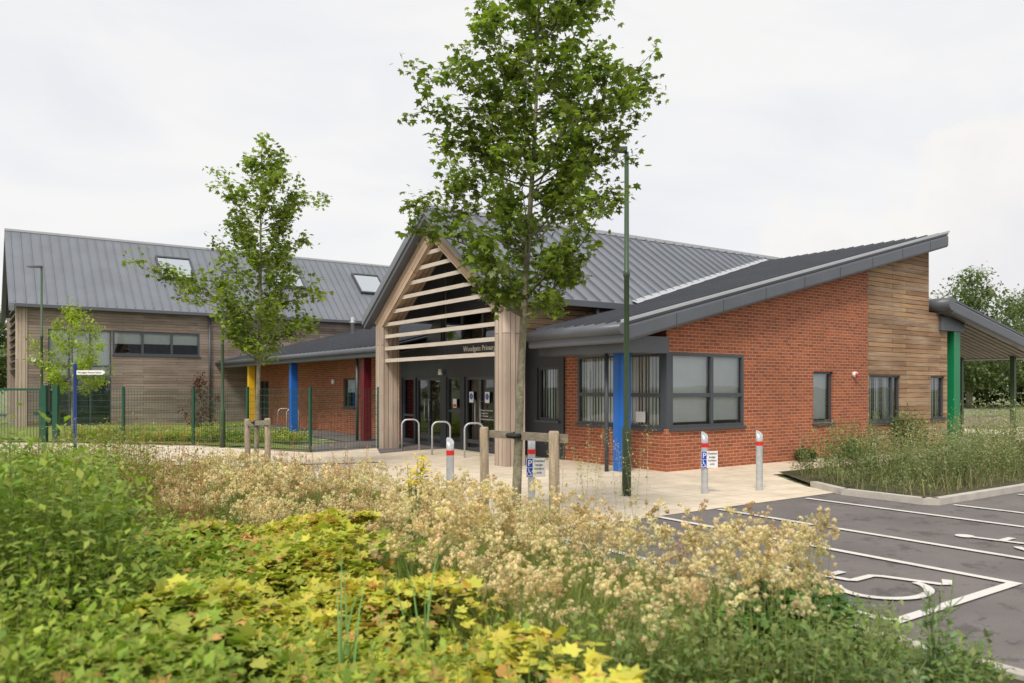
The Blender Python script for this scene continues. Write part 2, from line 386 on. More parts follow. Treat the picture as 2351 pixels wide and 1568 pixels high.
def edge_strip(name, pts, width, z0, z1, mat, local=False):
    b = MB()
    for (x0, y0), (x1, y1) in zip(pts[:-1], pts[1:]):
        d = Vector((x1-x0, y1-y0)); n = Vector((-d.y, d.x)).normalized()*width
        b.prism([(x0, y0), (x1, y1), (x1+n.x, y1+n.y), (x0+n.x, y0+n.y)], lambda x, y: z0, lambda x, y: z1)
    o = b.obj(name, mat, kind='structure')
    if local: o.location = (CX, CY, 0); o.rotation_euler = (0, 0, ANG)
    return o
edge_strip('kerb', [(8, -3), (6.2, .2), (3.0, 4.75), (.25, 8.8), (-.1, 9.6), (-1.2, 11.0), (-2.6, 13.6), (-5, 15.9)], -.12, -.05, .075, m_kerb)
rb = [(-.05, -5.5), (30, -5.7), (30, -1.6), (1.5, -1.65), (.35, -3.15), (-.05, -4.1)]
flat('planting_bed_soil', rb, .07, m_soil, True)
edge_strip('kerb', [(.3, -3.2), (-.17, -4.1), (-.17, -5.45), (-.02, -5.62), (30, -5.82)], .13, -.05, .11, m_kerb, True)
b = MB(); LW = .05
def ln(u0, v0, u1, v1):
    if abs(u0-u1) < 1e-6: q = [(u0-LW, v0), (u0+LW, v0), (u0+LW, v1), (u0-LW, v1)]
    else: q = [(u0, v0-LW), (u1, v0-LW), (u1, v0+LW), (u0, v0+LW)]
    b.add([(x, y, 0) for x, y in q], [(0, 1, 2, 3)])
ln(-6.33, -8.35, -6.33, -4.1); ln(-4.3, -8.35, -4.3, -3.95); ln(-6.38, -8.4, -4.25, -8.4)
ln(-3.1, -8.4, -3.1, -4.0); ln(-1.06, -8.4, -1.06, -4.05); ln(-3.05, -8.4, -1.1, -8.4)
ln(.15, -8.4, .15, -5.75); ln(2.2, -8.4, 2.2, -5.8); ln(4.2, -8.4, 4.2, -5.8)
o = b.obj('parking_bay_lines', m_road, kind='structure'); o.location = (CX, CY, .022); o.rotation_euler = (0, 0, ANG)
def wheelchair(b, ox, oy, wd, ht, lw, plane=lambda x, y, z: (x, y, z), dz=.0006):
    k = [0]
    def P(x, y): return plane(ox+x*wd, oy+y*ht, k[0]*dz)
    def seg(pts):
        n = len(pts); vs = []
        for i, (x, y) in enumerate(pts):
            a = pts[max(i-1, 0)]; c = pts[min(i+1, n-1)]
            d = Vector(((c[0]-a[0])*wd, (c[1]-a[1])*ht)).normalized(); nx, ny = -d.y*lw/wd, d.x*lw/ht
            vs += [P(x+nx, y+ny), P(x-nx, y-ny)]
        b.add(vs, [(2*i+1, 2*i+3, 2*i+2, 2*i) for i in range(n-1)]); k[0] += 1
    c = [P(.30+.08*math.cos(t*.3927)*ht/wd*1., .95+.08*math.sin(t*.3927)) for t in range(16)]
    b.add(c, [tuple(range(16))]); k[0] += 1
    seg([(.30, .87), (.33, .70), (.36, .50), (.38, .47), (.55, .47), (.64, .47), (.69, .42), (.82, .07), (.86, .04), (1.0, .10)])
    seg([(.34, .66), (.58, .66)])
    # wheel: an open ring below the seat
    seg([(.36+.36*math.cos(t), .25+.27*math.sin(t)) for t in np.linspace(2.25, 6.05, 26)])
for (uu, vv) in ((-5.84, -8.12), (-2.66, -8.3)):
    b = MB(); wheelchair(b, uu, vv, 1.16, 1.32, .042)
    o = b.obj('wheelchair_road_marking', m_road, kind='structure'); o.location = (CX, CY, .023); o.rotation_euler = (0, 0, ANG)

# ------------------------------------------------------------------ building helpers (local u,v frame)
def Tf(axis, plane, a, d, z): return (a, plane+d, z) if axis == 'u' else (plane+d, a, z)
def tbox(b, axis, plane, a0, a1, d0, d1, z0, z1):
    if axis == 'u': b.box(a0, a1, plane+d0, plane+d1, z0, z1)
    else: b.box(plane+d0, plane+d1, a0, a1, z0, z1)
def wall(name, parent, axis, plane, a0, a1, mat, ztop, openings=(), z0=-.1, thick=.25, extra=(), **props):
    b = MB(); cuts = sorted(set([a0, a1]+[o[0] for o in openings]+[o[1] for o in openings]+list(extra)))
    cuts = [c for c in cuts if a0 <= c <= a1]
    def cell(c0, c1, lo, hi0, hi1):
        vs = [Tf(axis, plane, c0, 0, lo), Tf(axis, plane, c1, 0, lo), Tf(axis, plane, c1, thick, lo), Tf(axis, plane, c0, thick, lo),
              Tf(axis, plane, c0, 0, hi0), Tf(axis, plane, c1, 0, hi1), Tf(axis, plane, c1, thick, hi1), Tf(axis, plane, c0, thick, hi0)]
        b.add(vs, [(0, 3, 2, 1), (4, 5, 6, 7), (0, 1, 5, 4), (1, 2, 6, 5), (2, 3, 7, 6), (3, 0, 4, 7)])
    for c0, c1 in zip(cuts[:-1], cuts[1:]):
        mid = (c0+c1)/2; ops = sorted([o for o in openings if o[0] < mid < o[1]], key=lambda o: o[2]); lo = z0
        for o in ops:
            if o[2] > lo+.001: cell(c0, c1, lo, o[2], o[2])
            lo = o[3]
        cell(c0, c1, lo, ztop(c0), ztop(c1))
    return b.obj(name, mat, parent, **props)
def window(parent, axis, plane, a0, a1, z0, z1, mull=(), trans=(), blind='vertical', name='window', sill=True, fw=.055, drop=1., d0=.05):
    f = MB()
    tbox(f, axis, plane, a0, a1, d0, d0+.07, z1-fw, z1); tbox(f, axis, plane, a0, a1, d0, d0+.07, z0, z0+fw)
    tbox(f, axis, plane, a0, a0+fw, d0, d0+.07, z0+fw, z1-fw); tbox(f, axis, plane, a1-fw, a1, d0, d0+.07, z0+fw, z1-fw)
    for m in mull: tbox(f, axis, plane, m-fw*.6, m+fw*.6, d0-.004, d0+.066, z0+fw, z1-fw)
    for t in trans: tbox(f, axis, plane, a0+fw, a1-fw, d0+.003, d0+.06, t-fw*.6, t+fw*.6)
    wn = f.obj(name, m_frame, parent)
    p = MB(); d = d0+.04
    q = (0, 1, 2, 3) if axis == 'u' else (3, 2, 1, 0)
    p.add([Tf(axis, plane, a0+fw*.5, d, z0+fw*.5), Tf(axis, plane, a1-fw*.5, d, z0+fw*.5), Tf(axis, plane, a1-fw*.5, d, z1-fw*.5), Tf(axis, plane, a0+fw*.5, d, z1-fw*.5)], [q])
    p.obj('glass_pane', m_glass, wn)
    if sill:
        s = MB(); tbox(s, axis, plane, a0-.04, a1+.04, -.05, .1, z0-.06, z0-.003); s.obj('sill', m_frame, wn)
    if blind:
        k = MB(); dd = d0+.13
        if blind == 'vertical':
            n = max(3, int((a1-a0)/.10))
            for i in range(n):
                c = a0+(i+.5)*(a1-a0)/n; hw = .049+rnd.uniform(-.006, .004); tw = rnd.uniform(.0, .03)
                k.add([Tf(axis, plane, c-hw, dd-tw, z0+.03), Tf(axis, plane, c+hw, dd+tw, z0+.03), Tf(axis, plane, c+hw, dd+tw, z1-.03), Tf(axis, plane, c-hw, dd-tw, z1-.03)], [(0, 1, 2, 3)])
        else:
            ms = [a0]+list(mull)+[a1]
            for q0, q1 in zip(ms[:-1], ms[1:]):
                zz = z1-(z1-z0)*drop*rnd.uniform(.93, 1.)
                tbox(k, axis, plane, q0+.04, q1-.04, dd, dd+.01, zz, z1-.02)
        k.obj('blind', m_blind, wn)
    return wn
def ribs(b, lines, h=.045, wd=.022):
    for p0, p1 in lines:
        p0 = Vector(p0); p1 = Vector(p1); d = (p1-p0)
        if d.length < .2: continue
        s = Vector((-d.y, d.x, 0)).normalized()*wd/2; up = Vector((0, 0, h))
        b.add([p0-s, p0+s, p0+s+up, p0-s+up, p1-s, p1+s, p1+s+up, p1-s+up], [(0, 1, 2, 3), (7, 6, 5, 4), (0, 4, 5, 1), (1, 5, 6, 2), (2, 6, 7, 3), (3, 7, 4, 0)])
def text_obj(body, size, mat, parent, origin, X, Y, name='lettering', align='LEFT', extrude=.002):
    cu = bpy.data.curves.new('t', 'FONT'); cu.body = body; cu.size = size; cu.extrude = extrude; cu.align_x = align
    t = bpy.data.objects.new('t', cu); COL.objects.link(t); bpy.context.view_layer.update()
    me = bpy.data.meshes.new_from_object(t.evaluated_get(bpy.context.evaluated_depsgraph_get()))
    bpy.data.objects.remove(t)
    X = Vector(X).normalized(); Y = Vector(Y).normalized(); Z = X.cross(Y)
    M4 = Matrix((X, Y, Z)).transposed().to_4x4(); M4.translation = Vector(origin)
    me.transform(M4); me.materials.clear(); me.materials.append(mat); me.name = name
    o = bpy.data.objects.new(name, me); return link(o, parent)

# ------------------------------------------------------------------ low school building
S = empty('school_building', (CX, CY, 0), ANG, label='single-storey red brick school with gabled timber entrance and grey metal roofs', category='building')
zu = lambda u: 3.0+.25*u
wall('brick_wall', S, 'u', 0, 0, 7.577, m_brick, lambda a: zu(a)+.04, [(0, 2.497, .915, 2.53), (5.157, 5.99, .9, 2.18)])
wall('timber_wall', S, 'u', 0, 7.577, 10.74, m_timber_warm, lambda a: zu(a)+.04, [(7.65, 9.204, .87, 2.11)], label='orange-brown weathered timber boarding')
wall('timber_wall', S, 'u', 0, 10.741, 11.8, m_timber_warm, lambda a: 3.95, [(10.85, 11.65, .87, 2.11)], label='orange-brown weathered timber boarding')
wall('brick_wall', S, 'v', 0, .25, 3.377, m_brick, lambda a: 3.0, [(.25, 2.91, .915, 2.53)])
wall('timber_wall', S, 'v', 10.6, .25, 6.1, m_timber_warm, lambda a: 5.6, thick=.14)
wall('timber_wall', S, 'v', 11.6, .25, 9, m_timber_warm, lambda a: 3.9, thick=.2)
wall('partition_wall', S, 'u', 3.6, .0, 10.6, m_inside, lambda a: 3.0, thick=.1)
b = MB(); b.box(-.004, .12, -.004, .12, .915, 2.53); b.obj('window_corner_post', m_frame, S)
window(S, 'u', 0, .12, 2.497, .915, 2.53, mull=(1.42,), trans=(1.62,), blind='roller', drop=.97, d0=.0, fw=.07)
window(S, 'v', 0, .12, 2.91, .915, 2.53, mull=(1.5,), trans=(1.62,), blind='vertical', d0=.0, fw=.07)
window(S, 'u', 0, 5.157, 5.99, .9, 2.18, blind='roller')
window(S, 'u', 0, 7.65, 9.204, .87, 2.11, mull=(8.85,), blind='vertical')
window(S, 'u', 0, 10.85, 11.65, .87, 2.11, blind='vertical')
MB().box(-.012, -.004, .62, .9, 1.03, 1.26).obj('paper_notice', m_white, S)
zt = lambda x, y=0: 3.45+.25*x
mono = [(-1.615, -.4), (11.04, -.4), (11.04, 5.8), (2.3, 2.7), (-1.615, 2.7)]
b = MB(); b.prism(mono, lambda x, y: zt(x)-.05, lambda x, y: zt(x))
L = []; v = -.15
while v < 5.7:
    us = -1.55 if v < 2.7 else (v-1.935)/.353
    L.append(((us, v, zt(us)), (11.0, v, zt(11.0)))); v += .33
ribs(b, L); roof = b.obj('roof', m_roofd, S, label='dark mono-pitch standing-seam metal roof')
b = MB(); b.prism([(-1.63, -.415), (11.06, -.415), (11.06, 5.7), (10.9, 5.7), (10.9, -.1), (-1.3, -.1), (-1.3, 2.715), (-1.63, 2.715)], lambda x, y: zt(x)-.40, lambda x, y: zt(x)-.052)
b.obj('fascia', m_fascia, roof, bevel=.06)
b = MB(); b.prism([(-1.2, -.12), (10.88, -.12), (10.88, 3.2), (2.3, 2.6), (-1.2, 2.6)], lambda x, y: zt(x)-.36, lambda x, y: zt(x)-.3); b.obj('soffit', m_fascia, roof)
b = MB(); b.prism([(-1.64, -.425), (11.07, -.425), (11.07, -.36), (-1.64, -.36)], lambda x, y: zt(x)+.002, lambda x, y: zt(x)+.06); b.obj('verge_trim', m_trim, roof)
b = MB(); b.tube([(-1.63, -.43, 2.93), (-1.63, 2.74, 2.93)], .115, 14); b.obj('gutter', m_fascia, roof)
b = MB(); b.box(-1.32, -.02, -.08, 2.69, 2.5, 2.84); b.obj('soffit_box', m_fascia, S)
for k in range(1, 9):
    u = -1.6+k*1.45; MB().prism([(u, -.419), (u+.012, -.419), (u+.012, -.41), (u, -.41)], lambda x, y: zt(x)-.35, lambda x, y: zt(x)-.1).obj('fascia_joint', m_dark, roof)
def column(u, v, h, mat, s=.135, label=None):
    b = MB(); b.box(u-s, u+s, v-s, v+s, 0, h); o = b.obj('column', mat, S, bevel=.008)
    if label: o['label'] = label
    return o
column(-.65, .66, 2.5, m_blue, label='bright blue square column')
column(-1.2, 12.3, 2.75, m_maroon, label='maroon square column'); column(-1.2, 19.2, 2.75, m_blue, label='bright blue square column')
column(-1.2, 24.8, 2.75, m_yellow, label='yellow square column'); column(12.3, .14, 3.5, m_green, .19, label='bright green square column')
b = MB(); b.tube([(-.98, .78, 0), (-.98, .78, 2.5)], .045, 10); b.obj('downpipe', m_frame, S)
b = MB(); b.tube([(-1.38, 12.6, 0), (-1.38, 12.6, 2.8)], .05, 10); b.obj('downpipe', m_frame, S)
b = MB(); b.tube([(.2, 2.42, 3.3), (.2, 2.42, 3.7)], .05, 10); b.obj('downpipe', m_frame, S)
gz = lambda v: 6.4-.708*abs(v-6.1)
right = [(-2.42, 2.42), (1.35, 2.42), (12.03, 6.1), (-2.42, 6.1)]
left = [(-2.42, 6.1), (12.03, 6.1), (12.03, 9.78), (-2.42, 9.78)]
b = MB()
b.prism(right, lambda x, y: gz(y)-.05, lambda x, y: gz(y)); b.prism(left, lambda x, y: gz(y)-.05, lambda x, y: gz(y))
L = []; u = -2.2
while u < 12:
    vl = 2.44 if u < 1.4 else 1.95+.3445*u
    L.append(((u, 6.02, gz(6.02)), (u, vl, gz(vl)))); L.append(((u, 6.18, gz(6.18)), (u, 9.75, gz(9.75)))); u += .42
ribs(b, L, .075, .03); groof = b.obj('roof', m_roof, S, label='grey gabled standing-seam metal roof')
for q in ([(-2.42, 2.42), (-2.2, 2.42), (-2.2, 6.1), (-2.42, 6.1)], [(-2.42, 6.1), (-2.2, 6.1), (-2.2, 9.78), (-2.42, 9.78)]):
    MB().prism(q, lambda x, y: gz(y)-.30, lambda x, y: gz(y)-.052).obj('verge_fascia', m_fascia, groof)
for q in ([(-2.46, 2.38), (-2.38, 2.38), (-2.38, 6.1), (-2.46, 6.1)], [(-2.46, 6.1), (-2.38, 6.1), (-2.38, 9.82), (-2.46, 9.82)]):
    MB().prism(q, lambda x, y: gz(y)-.16, lambda x, y: gz(y)+.07).obj('verge_trim', m_roof, groof)
b = MB(); b.box(-2.48, 12.05, 6.02, 6.18, 6.37, 6.47); b.obj('ridge_cap', m_trim, groof)
b = MB(); b.box(-2.4, 1.3, 2.3, 2.43, 3.66, 3.80); b.obj('gutter', m_fascia, groof)
b = MB(); b.prism([(-1.66, 2.8), (1.2, 2.8), (12, 6.1), (-1.66, 6.1)], lambda x, y: gz(y)-.3, lambda x, y: gz(y)-.2)
b.prism([(-1.66, 6.1), (12, 6.1), (12, 9.4), (-1.66, 9.4)], lambda x, y: gz(y)-.3, lambda x, y: gz(y)-.2); b.obj('ceiling', m_dark, groof)
b = MB()
for k in range(40):
    u0 = 1.45+k*.24; v0 = 1.935+.353*u0; b.add([(u0, v0-.1, zt(u0)+.035), (u0+.24, v0-.1+.085, zt(u0+.24)+.035), (u0+.24, v0+.2, zt(u0+.24)+.12), (u0, v0+.12, zt(u0)+.12)], [(0, 1, 2, 3)])
b.obj('valley_flashing', m_trim, groof)
wall('timber_wall', S, 'u', 2.85, -1.66, 3.2, m_timber_warm, lambda a: 3.95, z0=2.9, thick=.12, label='timber strip beneath the entrance eaves')
P_ = MB(); P_.box(-2.2, -1.66, 2.763, 3.2, 0, 3.52); P_.obj('portal_leg', m_timber_vert, S, bevel=.006)
P_ = MB(); P_.box(-2.2, -1.66, 9.0, 9.44, 0, 3.52); P_.obj('portal_leg', m_timber_vert, S, bevel=.006)
def rafter(vo, vi, mat):
    o0, i0 = (vo, gz(vo)-.31), (vi, 3.52); ap = (6.1, 6.09); ai = (6.1, 3.52+abs(6.1-vi)*.708)
    pts = [(vo, 3.52), o0, ap, ai, i0]
    vs = [(-2.2, p[0], p[1]) for p in pts]+[(-1.66, p[0], p[1]) for p in pts]
    MB().add(vs, [(0, 1, 2, 3, 4), (9, 8, 7, 6, 5)]+[(i, 5+i, 5+(i+1) % 5, (i+1) % 5) for i in range(5)]).obj('portal_rafter', mat, S)
rafter(2.763, 3.2, m_timber_rl); rafter(9.44, 9.0, m_timber_rr)
z = 2.50
for k in range(9):
    half = 2.9 if z < 3.5 else 2.9-(z-3.52)/.708
    if half > .15:
        b = MB(); a0, a1 = 6.1-half+.005, 6.1+half-.005
        zz = z
        b.add([(-2.12, a0, zz), (-1.84, a0, zz+.08), (-1.84, a0, zz+.12), (-2.12, a0, zz+.10), (-2.12, a1, zz), (-1.84, a1, zz+.08), (-1.84, a1, zz+.12), (-2.12, a1, zz+.10)],
              [(0, 1, 2, 3), (7, 6, 5, 4), (0, 4, 5, 1), (1, 5, 6, 2), (2, 6, 7, 3), (3, 7, 4, 0)])
        b.obj('portal_louvre', m_slat, S)
    z += .345
b = MB(); b.tube([(-1.78, 6.1, 2.5), (-1.78, 6.1, 5.5)], .018, 6); b.obj('louvre_rod', m_frame, S)
wall('entrance_wall', S, 'v', -.05, 3.38, 5.2, m_dark, lambda a: 3.5, [(3.565, 4.46, .96, 2.29)], thick=.2)
window(S, 'v', -.05, 3.565, 4.46, .96, 2.29, blind='vertical')
wall('entrance_wall', S, 'v', -.5, 5.2, 11.2, m_dark, lambda a: min(gz(a)-.32, 5.7) if a < 9.5 else 3.2,
     [(5.78, 7.28, .02, 2.08), (7.5, 8.3, .15, 2.08), (8.63, 10.18, .02, 2.08), (10.3, 11.1, .1, 2.08), (5.3, 8.6, 3.1, 3.9)], thick=.2, extra=(6.1, 9.5))
wall('entrance_wall', S, 'u', 5.0, -.5, -.05, m_dark, lambda a: 4.5, thick=.2)
wall('brick_wall', S, 'u', 11.2, -.3, 0, m_brick, lambda a: 3.0, thick=.25)
wall('partition_wall', S, 'v', 3.5, 3.4, 28.8, m_inside, lambda a: 4.2, thick=.1)
def door(a0, a1, plane=-.5):
    mid = (a0+a1)/2; dn = window(S, 'v', plane, a0, a1, .02, 2.08, mull=(mid,), trans=(.28,), blind=None, name='entrance_door', sill=False, fw=.085)
    b = MB()
    for s in (-.13, .13): b.tube([(plane-.03, mid+s, .75), (plane-.03, mid+s, 1.45)], .016, 8); b.tube([(plane-.03, mid+s, .8), (plane+.06, mid+s, .8)], .01, 6); b.tube([(plane-.03, mid+s, 1.4), (plane+.06, mid+s, 1.4)], .01, 6)
    b.obj('door_handle', m_steel, dn)
    return dn
d1 = door(5.78, 7.28); d2 = door(8.63, 10.18)
window(S, 'v', -.5, 7.5, 8.3, .15, 2.08, trans=(1.1,), blind=None, sill=False)
window(S, 'v', -.5, 10.3, 11.1, .1, 2.08, trans=(.9,), blind=None, sill=False)
window(S, 'v', -.5, 5.3, 8.6, 3.1, 3.9, mull=(6.4, 7.5), blind=None, sill=False)
text_obj('Woodgate Primary School', .21, m_white, S, (-.515, 7.3, 2.79), (0, -1, 0), ZZ, 'entrance_lettering', extrude=.008)
for i, s in enumerate(['Woodgate Primary School', 'Springfield Drive', 'T: 01293 000000', 'office@woodgateprimary.org']):
    text_obj(s, .055, m_white, d1, (-.464, 6.48, 1.14-.08*i), (0, -1, 0), ZZ, 'door_lettering')
for vv in (6.95, 6.15):
    b = MB(); b.add([(-.466, vv-.11, 1.36), (-.466, vv+.11, 1.36), (-.466, vv+.11, 1.66), (-.466, vv-.11, 1.66)], [(0, 1, 2, 3)]); st = b.obj('door_sticker', m_white, d1)
    b = MB(); b.add([(-.469, vv+.085*math.cos(t*.3927), 1.53+.085*math.sin(t*.3927)) for t in range(16)], [tuple(range(16))]); b.obj('sticker_disc', m_signblue, d1)
    text_obj('!', .13, m_white, d1, (-.472, vv+.018, 1.485), (0, -1, 0), ZZ, 'sticker_mark')
b = MB(); b.add([(-.466, 7.75, 1.2), (-.466, 7.95, 1.2), (-.466, 7.95, 1.45), (-.466, 7.75, 1.45)], [(0, 1, 2, 3)]); b.obj('notice', m_white, S)
b = MB(); b.add([(-.469, 7.77, 1.22), (-.469, 7.93, 1.22), (-.469, 7.93, 1.3), (-.469, 7.77, 1.3)], [(0, 1, 2, 3)]); b.obj('notice_band', m_red, S)
b = MB(); b.tube([(-.6, 8.46, 2.15), (-.6, 8.46, 2.32)], [.07, .05], 12); b.obj('wall_lamp', m_white, S)
wall('brick_wall', S, 'v', 0, 11.45, 28.95, m_brick, lambda a: 3.15, [(15.9, 17.0, 1.02, 2.13), (26.0, 27.4, .05, 2.1)])
window(S, 'v', 0, 15.9, 17.0, 1.02, 2.13, blind='roller', drop=.5)
window(S, 'v', 0, 26.0, 27.4, .05, 2.1, mull=(26.7,), blind=None, sill=False)
wing = [(-1.615, 9.6), (6.5, 9.6), (6.5, 28.9), (-1.615, 28.9)]
b = MB(); b.prism(wing, lambda x, y: zt(x)-.05, lambda x, y: zt(x)); L = []; v = 9.9
while v < 28.9: L.append(((-1.6, v, zt(-1.6)), (6.5, v, zt(6.5)))); v += .42
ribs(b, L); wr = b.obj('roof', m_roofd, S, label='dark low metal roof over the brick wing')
b = MB(); b.prism([(-1.63, 9.6), (-1.4, 9.6), (-1.4, 28.92), (-1.63, 28.92)], lambda x, y: zt(x)-.33, lambda x, y: zt(x)-.052); b.obj('fascia', m_fascia, wr, bevel=.05)
b = MB(); b.prism([(-1.39, 9.65), (0.3, 9.65), (.3, 28.9), (-1.39, 28.9)], lambda x, y: zt(x)-.32, lambda x, y: zt(x)-.27); b.obj('soffit', m_fascia, wr)
b = MB(); b.tube([(-1.64, 9.6, 2.95), (-1.64, 28.95, 2.95)], .1, 12); b.obj('gutter', m_fascia, wr)
b = MB(); b.tube([(4, 25.3, 4.4), (4, 25.3, 5.0), (4, 25.3, 5.01), (4, 25.3, 5.06), (4, 25.3, 5.07), (4, 25.3, 5.3)], [.09, .09, .16, .16, .08, .08], 12); b.obj('flue', m_steel, wr)
b = MB(); b.tube([(6.9, -.09, 2.12), (6.9, 0, 2.12)], .075, 14); b.obj('alarm_sounder', m_white, S)
b = MB(); b.tube([(6.9, -.12, 2.1), (6.9, -.092, 2.1)], [.035, .06], 14); b.obj('alarm_beacon', m_red, S)
b = MB(); b.tube([(-.09, 17.9, 2.0), (0, 17.9, 2.0)], .1, 12); b.obj('wall_lamp', m_white, S)
cz = lambda x, y=0: 4.37-.19*(x-11.24)
can = [(11.24, -.4), (17.6, -.4), (17.6, 8.5), (11.24, 8.5)]
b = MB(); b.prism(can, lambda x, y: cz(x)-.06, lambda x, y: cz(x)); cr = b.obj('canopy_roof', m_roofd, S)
b = MB(); b.prism([(11.22, -.42), (17.62, -.42), (17.62, 8.5), (17.3, 8.5), (17.3, -.15), (11.6, -.15), (11.6, 8.5), (11.22, 8.5)], lambda x, y: cz(x)-.44, lambda x, y: cz(x)-.062); b.obj('fascia', m_fascia, cr, bevel=.07)
b = MB(); b.tube([(11.2, -.44, 4.19), (11.2, .6, 4.19)], .19, 16); b.obj('gutter', m_fascia, cr)
b = MB(); b.box(11.3, 12.62, -.1, .42, 3.45, 3.85); b.obj('beam', m_fascia, cr)
b = MB(); v = -.1
while v < 8.4: b.prism([(11.62, v), (17.28, v), (17.28, v+.15), (11.62, v+.15)], lambda x, y: cz(x)-.42, lambda x, y: cz(x)-.38); v += .2
b.obj('soffit_slats', m_soff, cr)
for (uu, vv) in ((17.1, .4), (17.1, 2.1), (17.1, 6)):
    b = MB(); b.box(uu-.07, uu+.07, vv-.07, vv+.07, 0, 2.85); b.obj('canopy_post', m_postgreen, S)

# ------------------------------------------------------------------ two-storey block
B2 = empty('two_storey_block', (CX, CY, 0), ANG, label='two-storey timber-clad school block with steep grey metal roof', category='building')
wall('timber_wall', B2, 'u', 29, -9.72, 10.1, m_timber_grey, lambda a: 5.5, [(-8.93, -6.39, .05, 4.4), (-6.33, -2.46, 3.3, 4.42)])
wall('timber_wall', B2, 'u', 37, -9.7, 10.1, m_timber_grey, lambda a: 5.5)
rz2 = lambda v: 9.3-.9*abs(v-33)
wall('gable_wall', B2, 'v', -9.72, 29.25, 37, m_dark, lambda a: rz2(a)-.3, extra=(33,))
wall('gable_wall', B2, 'v', 9.9, 29.25, 37, m_timber_grey, lambda a: rz2(a)-.3, extra=(33,), thick=.18)
wall('partition_wall', B2, 'u', 31.5, -9.4, 9.9, m_inside, lambda a: 5.5, thick=.1)
b = MB(); b.box(-10.15, -9.723, 28.97, 29.42, 0, 5.35); b.obj('portal_leg', m_timber_vert, B2)
b = MB(); b.box(-10.15, -9.723, 36.6, 37.05, 0, 5.35); b.obj('portal_leg', m_timber_vert, B2)
for k in range(16):
    zz = 2.6+k*.36; half = min(3.55, (9.0-zz)/.9-.3)
    if half > .3: b = MB(); b.box(-10.08, -9.85, 33-half, 33+half, zz, zz+.08); b.obj('gable_louvre', m_louv, B2)
window(B2, 'u', 29, -8.93, -6.39, .05, 4.4, mull=(-8.1, -7.25), trans=(2.2, 2.75), blind='roller', drop=.5, sill=False, d0=.02)
window(B2, 'u', 29, -6.33, -2.46, 3.3, 4.42, mull=(-5.05, -3.75), trans=(), blind='roller', drop=.55, fw=.08, d0=.02)
b = MB()
b.prism([(-10.4, 28.72), (10.35, 28.72), (10.35, 33), (-10.4, 33)], lambda x, y: rz2(y)-.06, lambda x, y: rz2(y))
b.prism([(-10.4, 33), (10.35, 33), (10.35, 37.28), (-10.4, 37.28)], lambda x, y: rz2(y)-.06, lambda x, y: rz2(y))
L = []; u = -10.2
while u < 10.3: L.append(((u, 32.92, rz2(32.92)), (u, 28.75, rz2(28.75)))); L.append(((u, 33.08, rz2(33.08)), (u, 37.2, rz2(37.2)))); u += .4
ribs(b, L, .065, .035); r2 = b.obj('roof', m_roof, B2)
for x0 in (-10.42, 10.17):
    MB().prism([(x0, 28.7), (x0+.2, 28.7), (x0+.2, 33), (x0, 33)], lambda x, y: rz2(y)-.32, lambda x, y: rz2(y)-.062).obj('verge_fascia', m_roof, r2)
    MB().prism([(x0, 33), (x0+.2, 33), (x0+.2, 37.3), (x0, 37.3)], lambda x, y: rz2(y)-.32, lambda x, y: rz2(y)-.062).obj('verge_fascia', m_roof, r2)
b = MB(); b.box(-10.2, 10.15, 28.62, 28.78, 5.3, 5.44); b.obj('gutter', m_fascia, r2)
b = MB(); b.box(-10.42, 10.37, 32.92, 33.08, 9.26, 9.37); b.obj('ridge_cap', m_trim, r2)
b = MB(); b.box(-10.1, 10.1, 28.8, 29.0, 5.28, 5.33); b.obj('soffit', m_fascia, r2)
b = MB(); b.tube([(-2.0, 28.9, 0), (-2.0, 28.9, 5.3)], .05, 8); b.obj('downpipe', m_frame, B2)
for uu in (-3.1, 2.7, 7.7):
    n = Vector((0, -.9, 1)).normalized(); s = Vector((0, 1, .9)).normalized(); c = Vector((uu, 31.35, rz2(31.35)))
    def fr(a, t, h): return c+Vector((a, 0, 0))+s*t+n*h
    b = MB(); w_, l_ = .85, .95
    for a0, a1, t0, t1 in ((-w_, w_, -l_, -l_+.1), (-w_, w_, l_-.1, l_), (-w_, -w_+.08, -l_+.1, l_-.1), (w_-.08, w_, -l_+.1, l_-.1)):
        b.add([fr(a0, t0, -.02), fr(a1, t0, -.02), fr(a1, t1, -.02), fr(a0, t1, -.02), fr(a0, t0, .16), fr(a1, t0, .16), fr(a1, t1, .16), fr(a0, t1, .16)],
              [(0, 3, 2, 1), (4, 5, 6, 7), (0, 1, 5, 4), (1, 2, 6, 5), (2, 3, 7, 6), (3, 0, 4, 7)])
    b.obj('rooflight', m_frame, r2)
    MB().add([fr(-w_+.08, -l_+.1, .12), fr(w_-.08, -l_+.1, .12), fr(w_-.08, l_-.1, .12), fr(-w_+.08, l_-.1, .12)], [(0, 1, 2, 3)]).obj('glass_pane', m_sky_glass, r2)
b = MB(); b.tube([(-9.5, 28.85, 3.0), (-9.5, 28.99, 3.0)], .1, 10); b.obj('security_camera', m_white, B2)

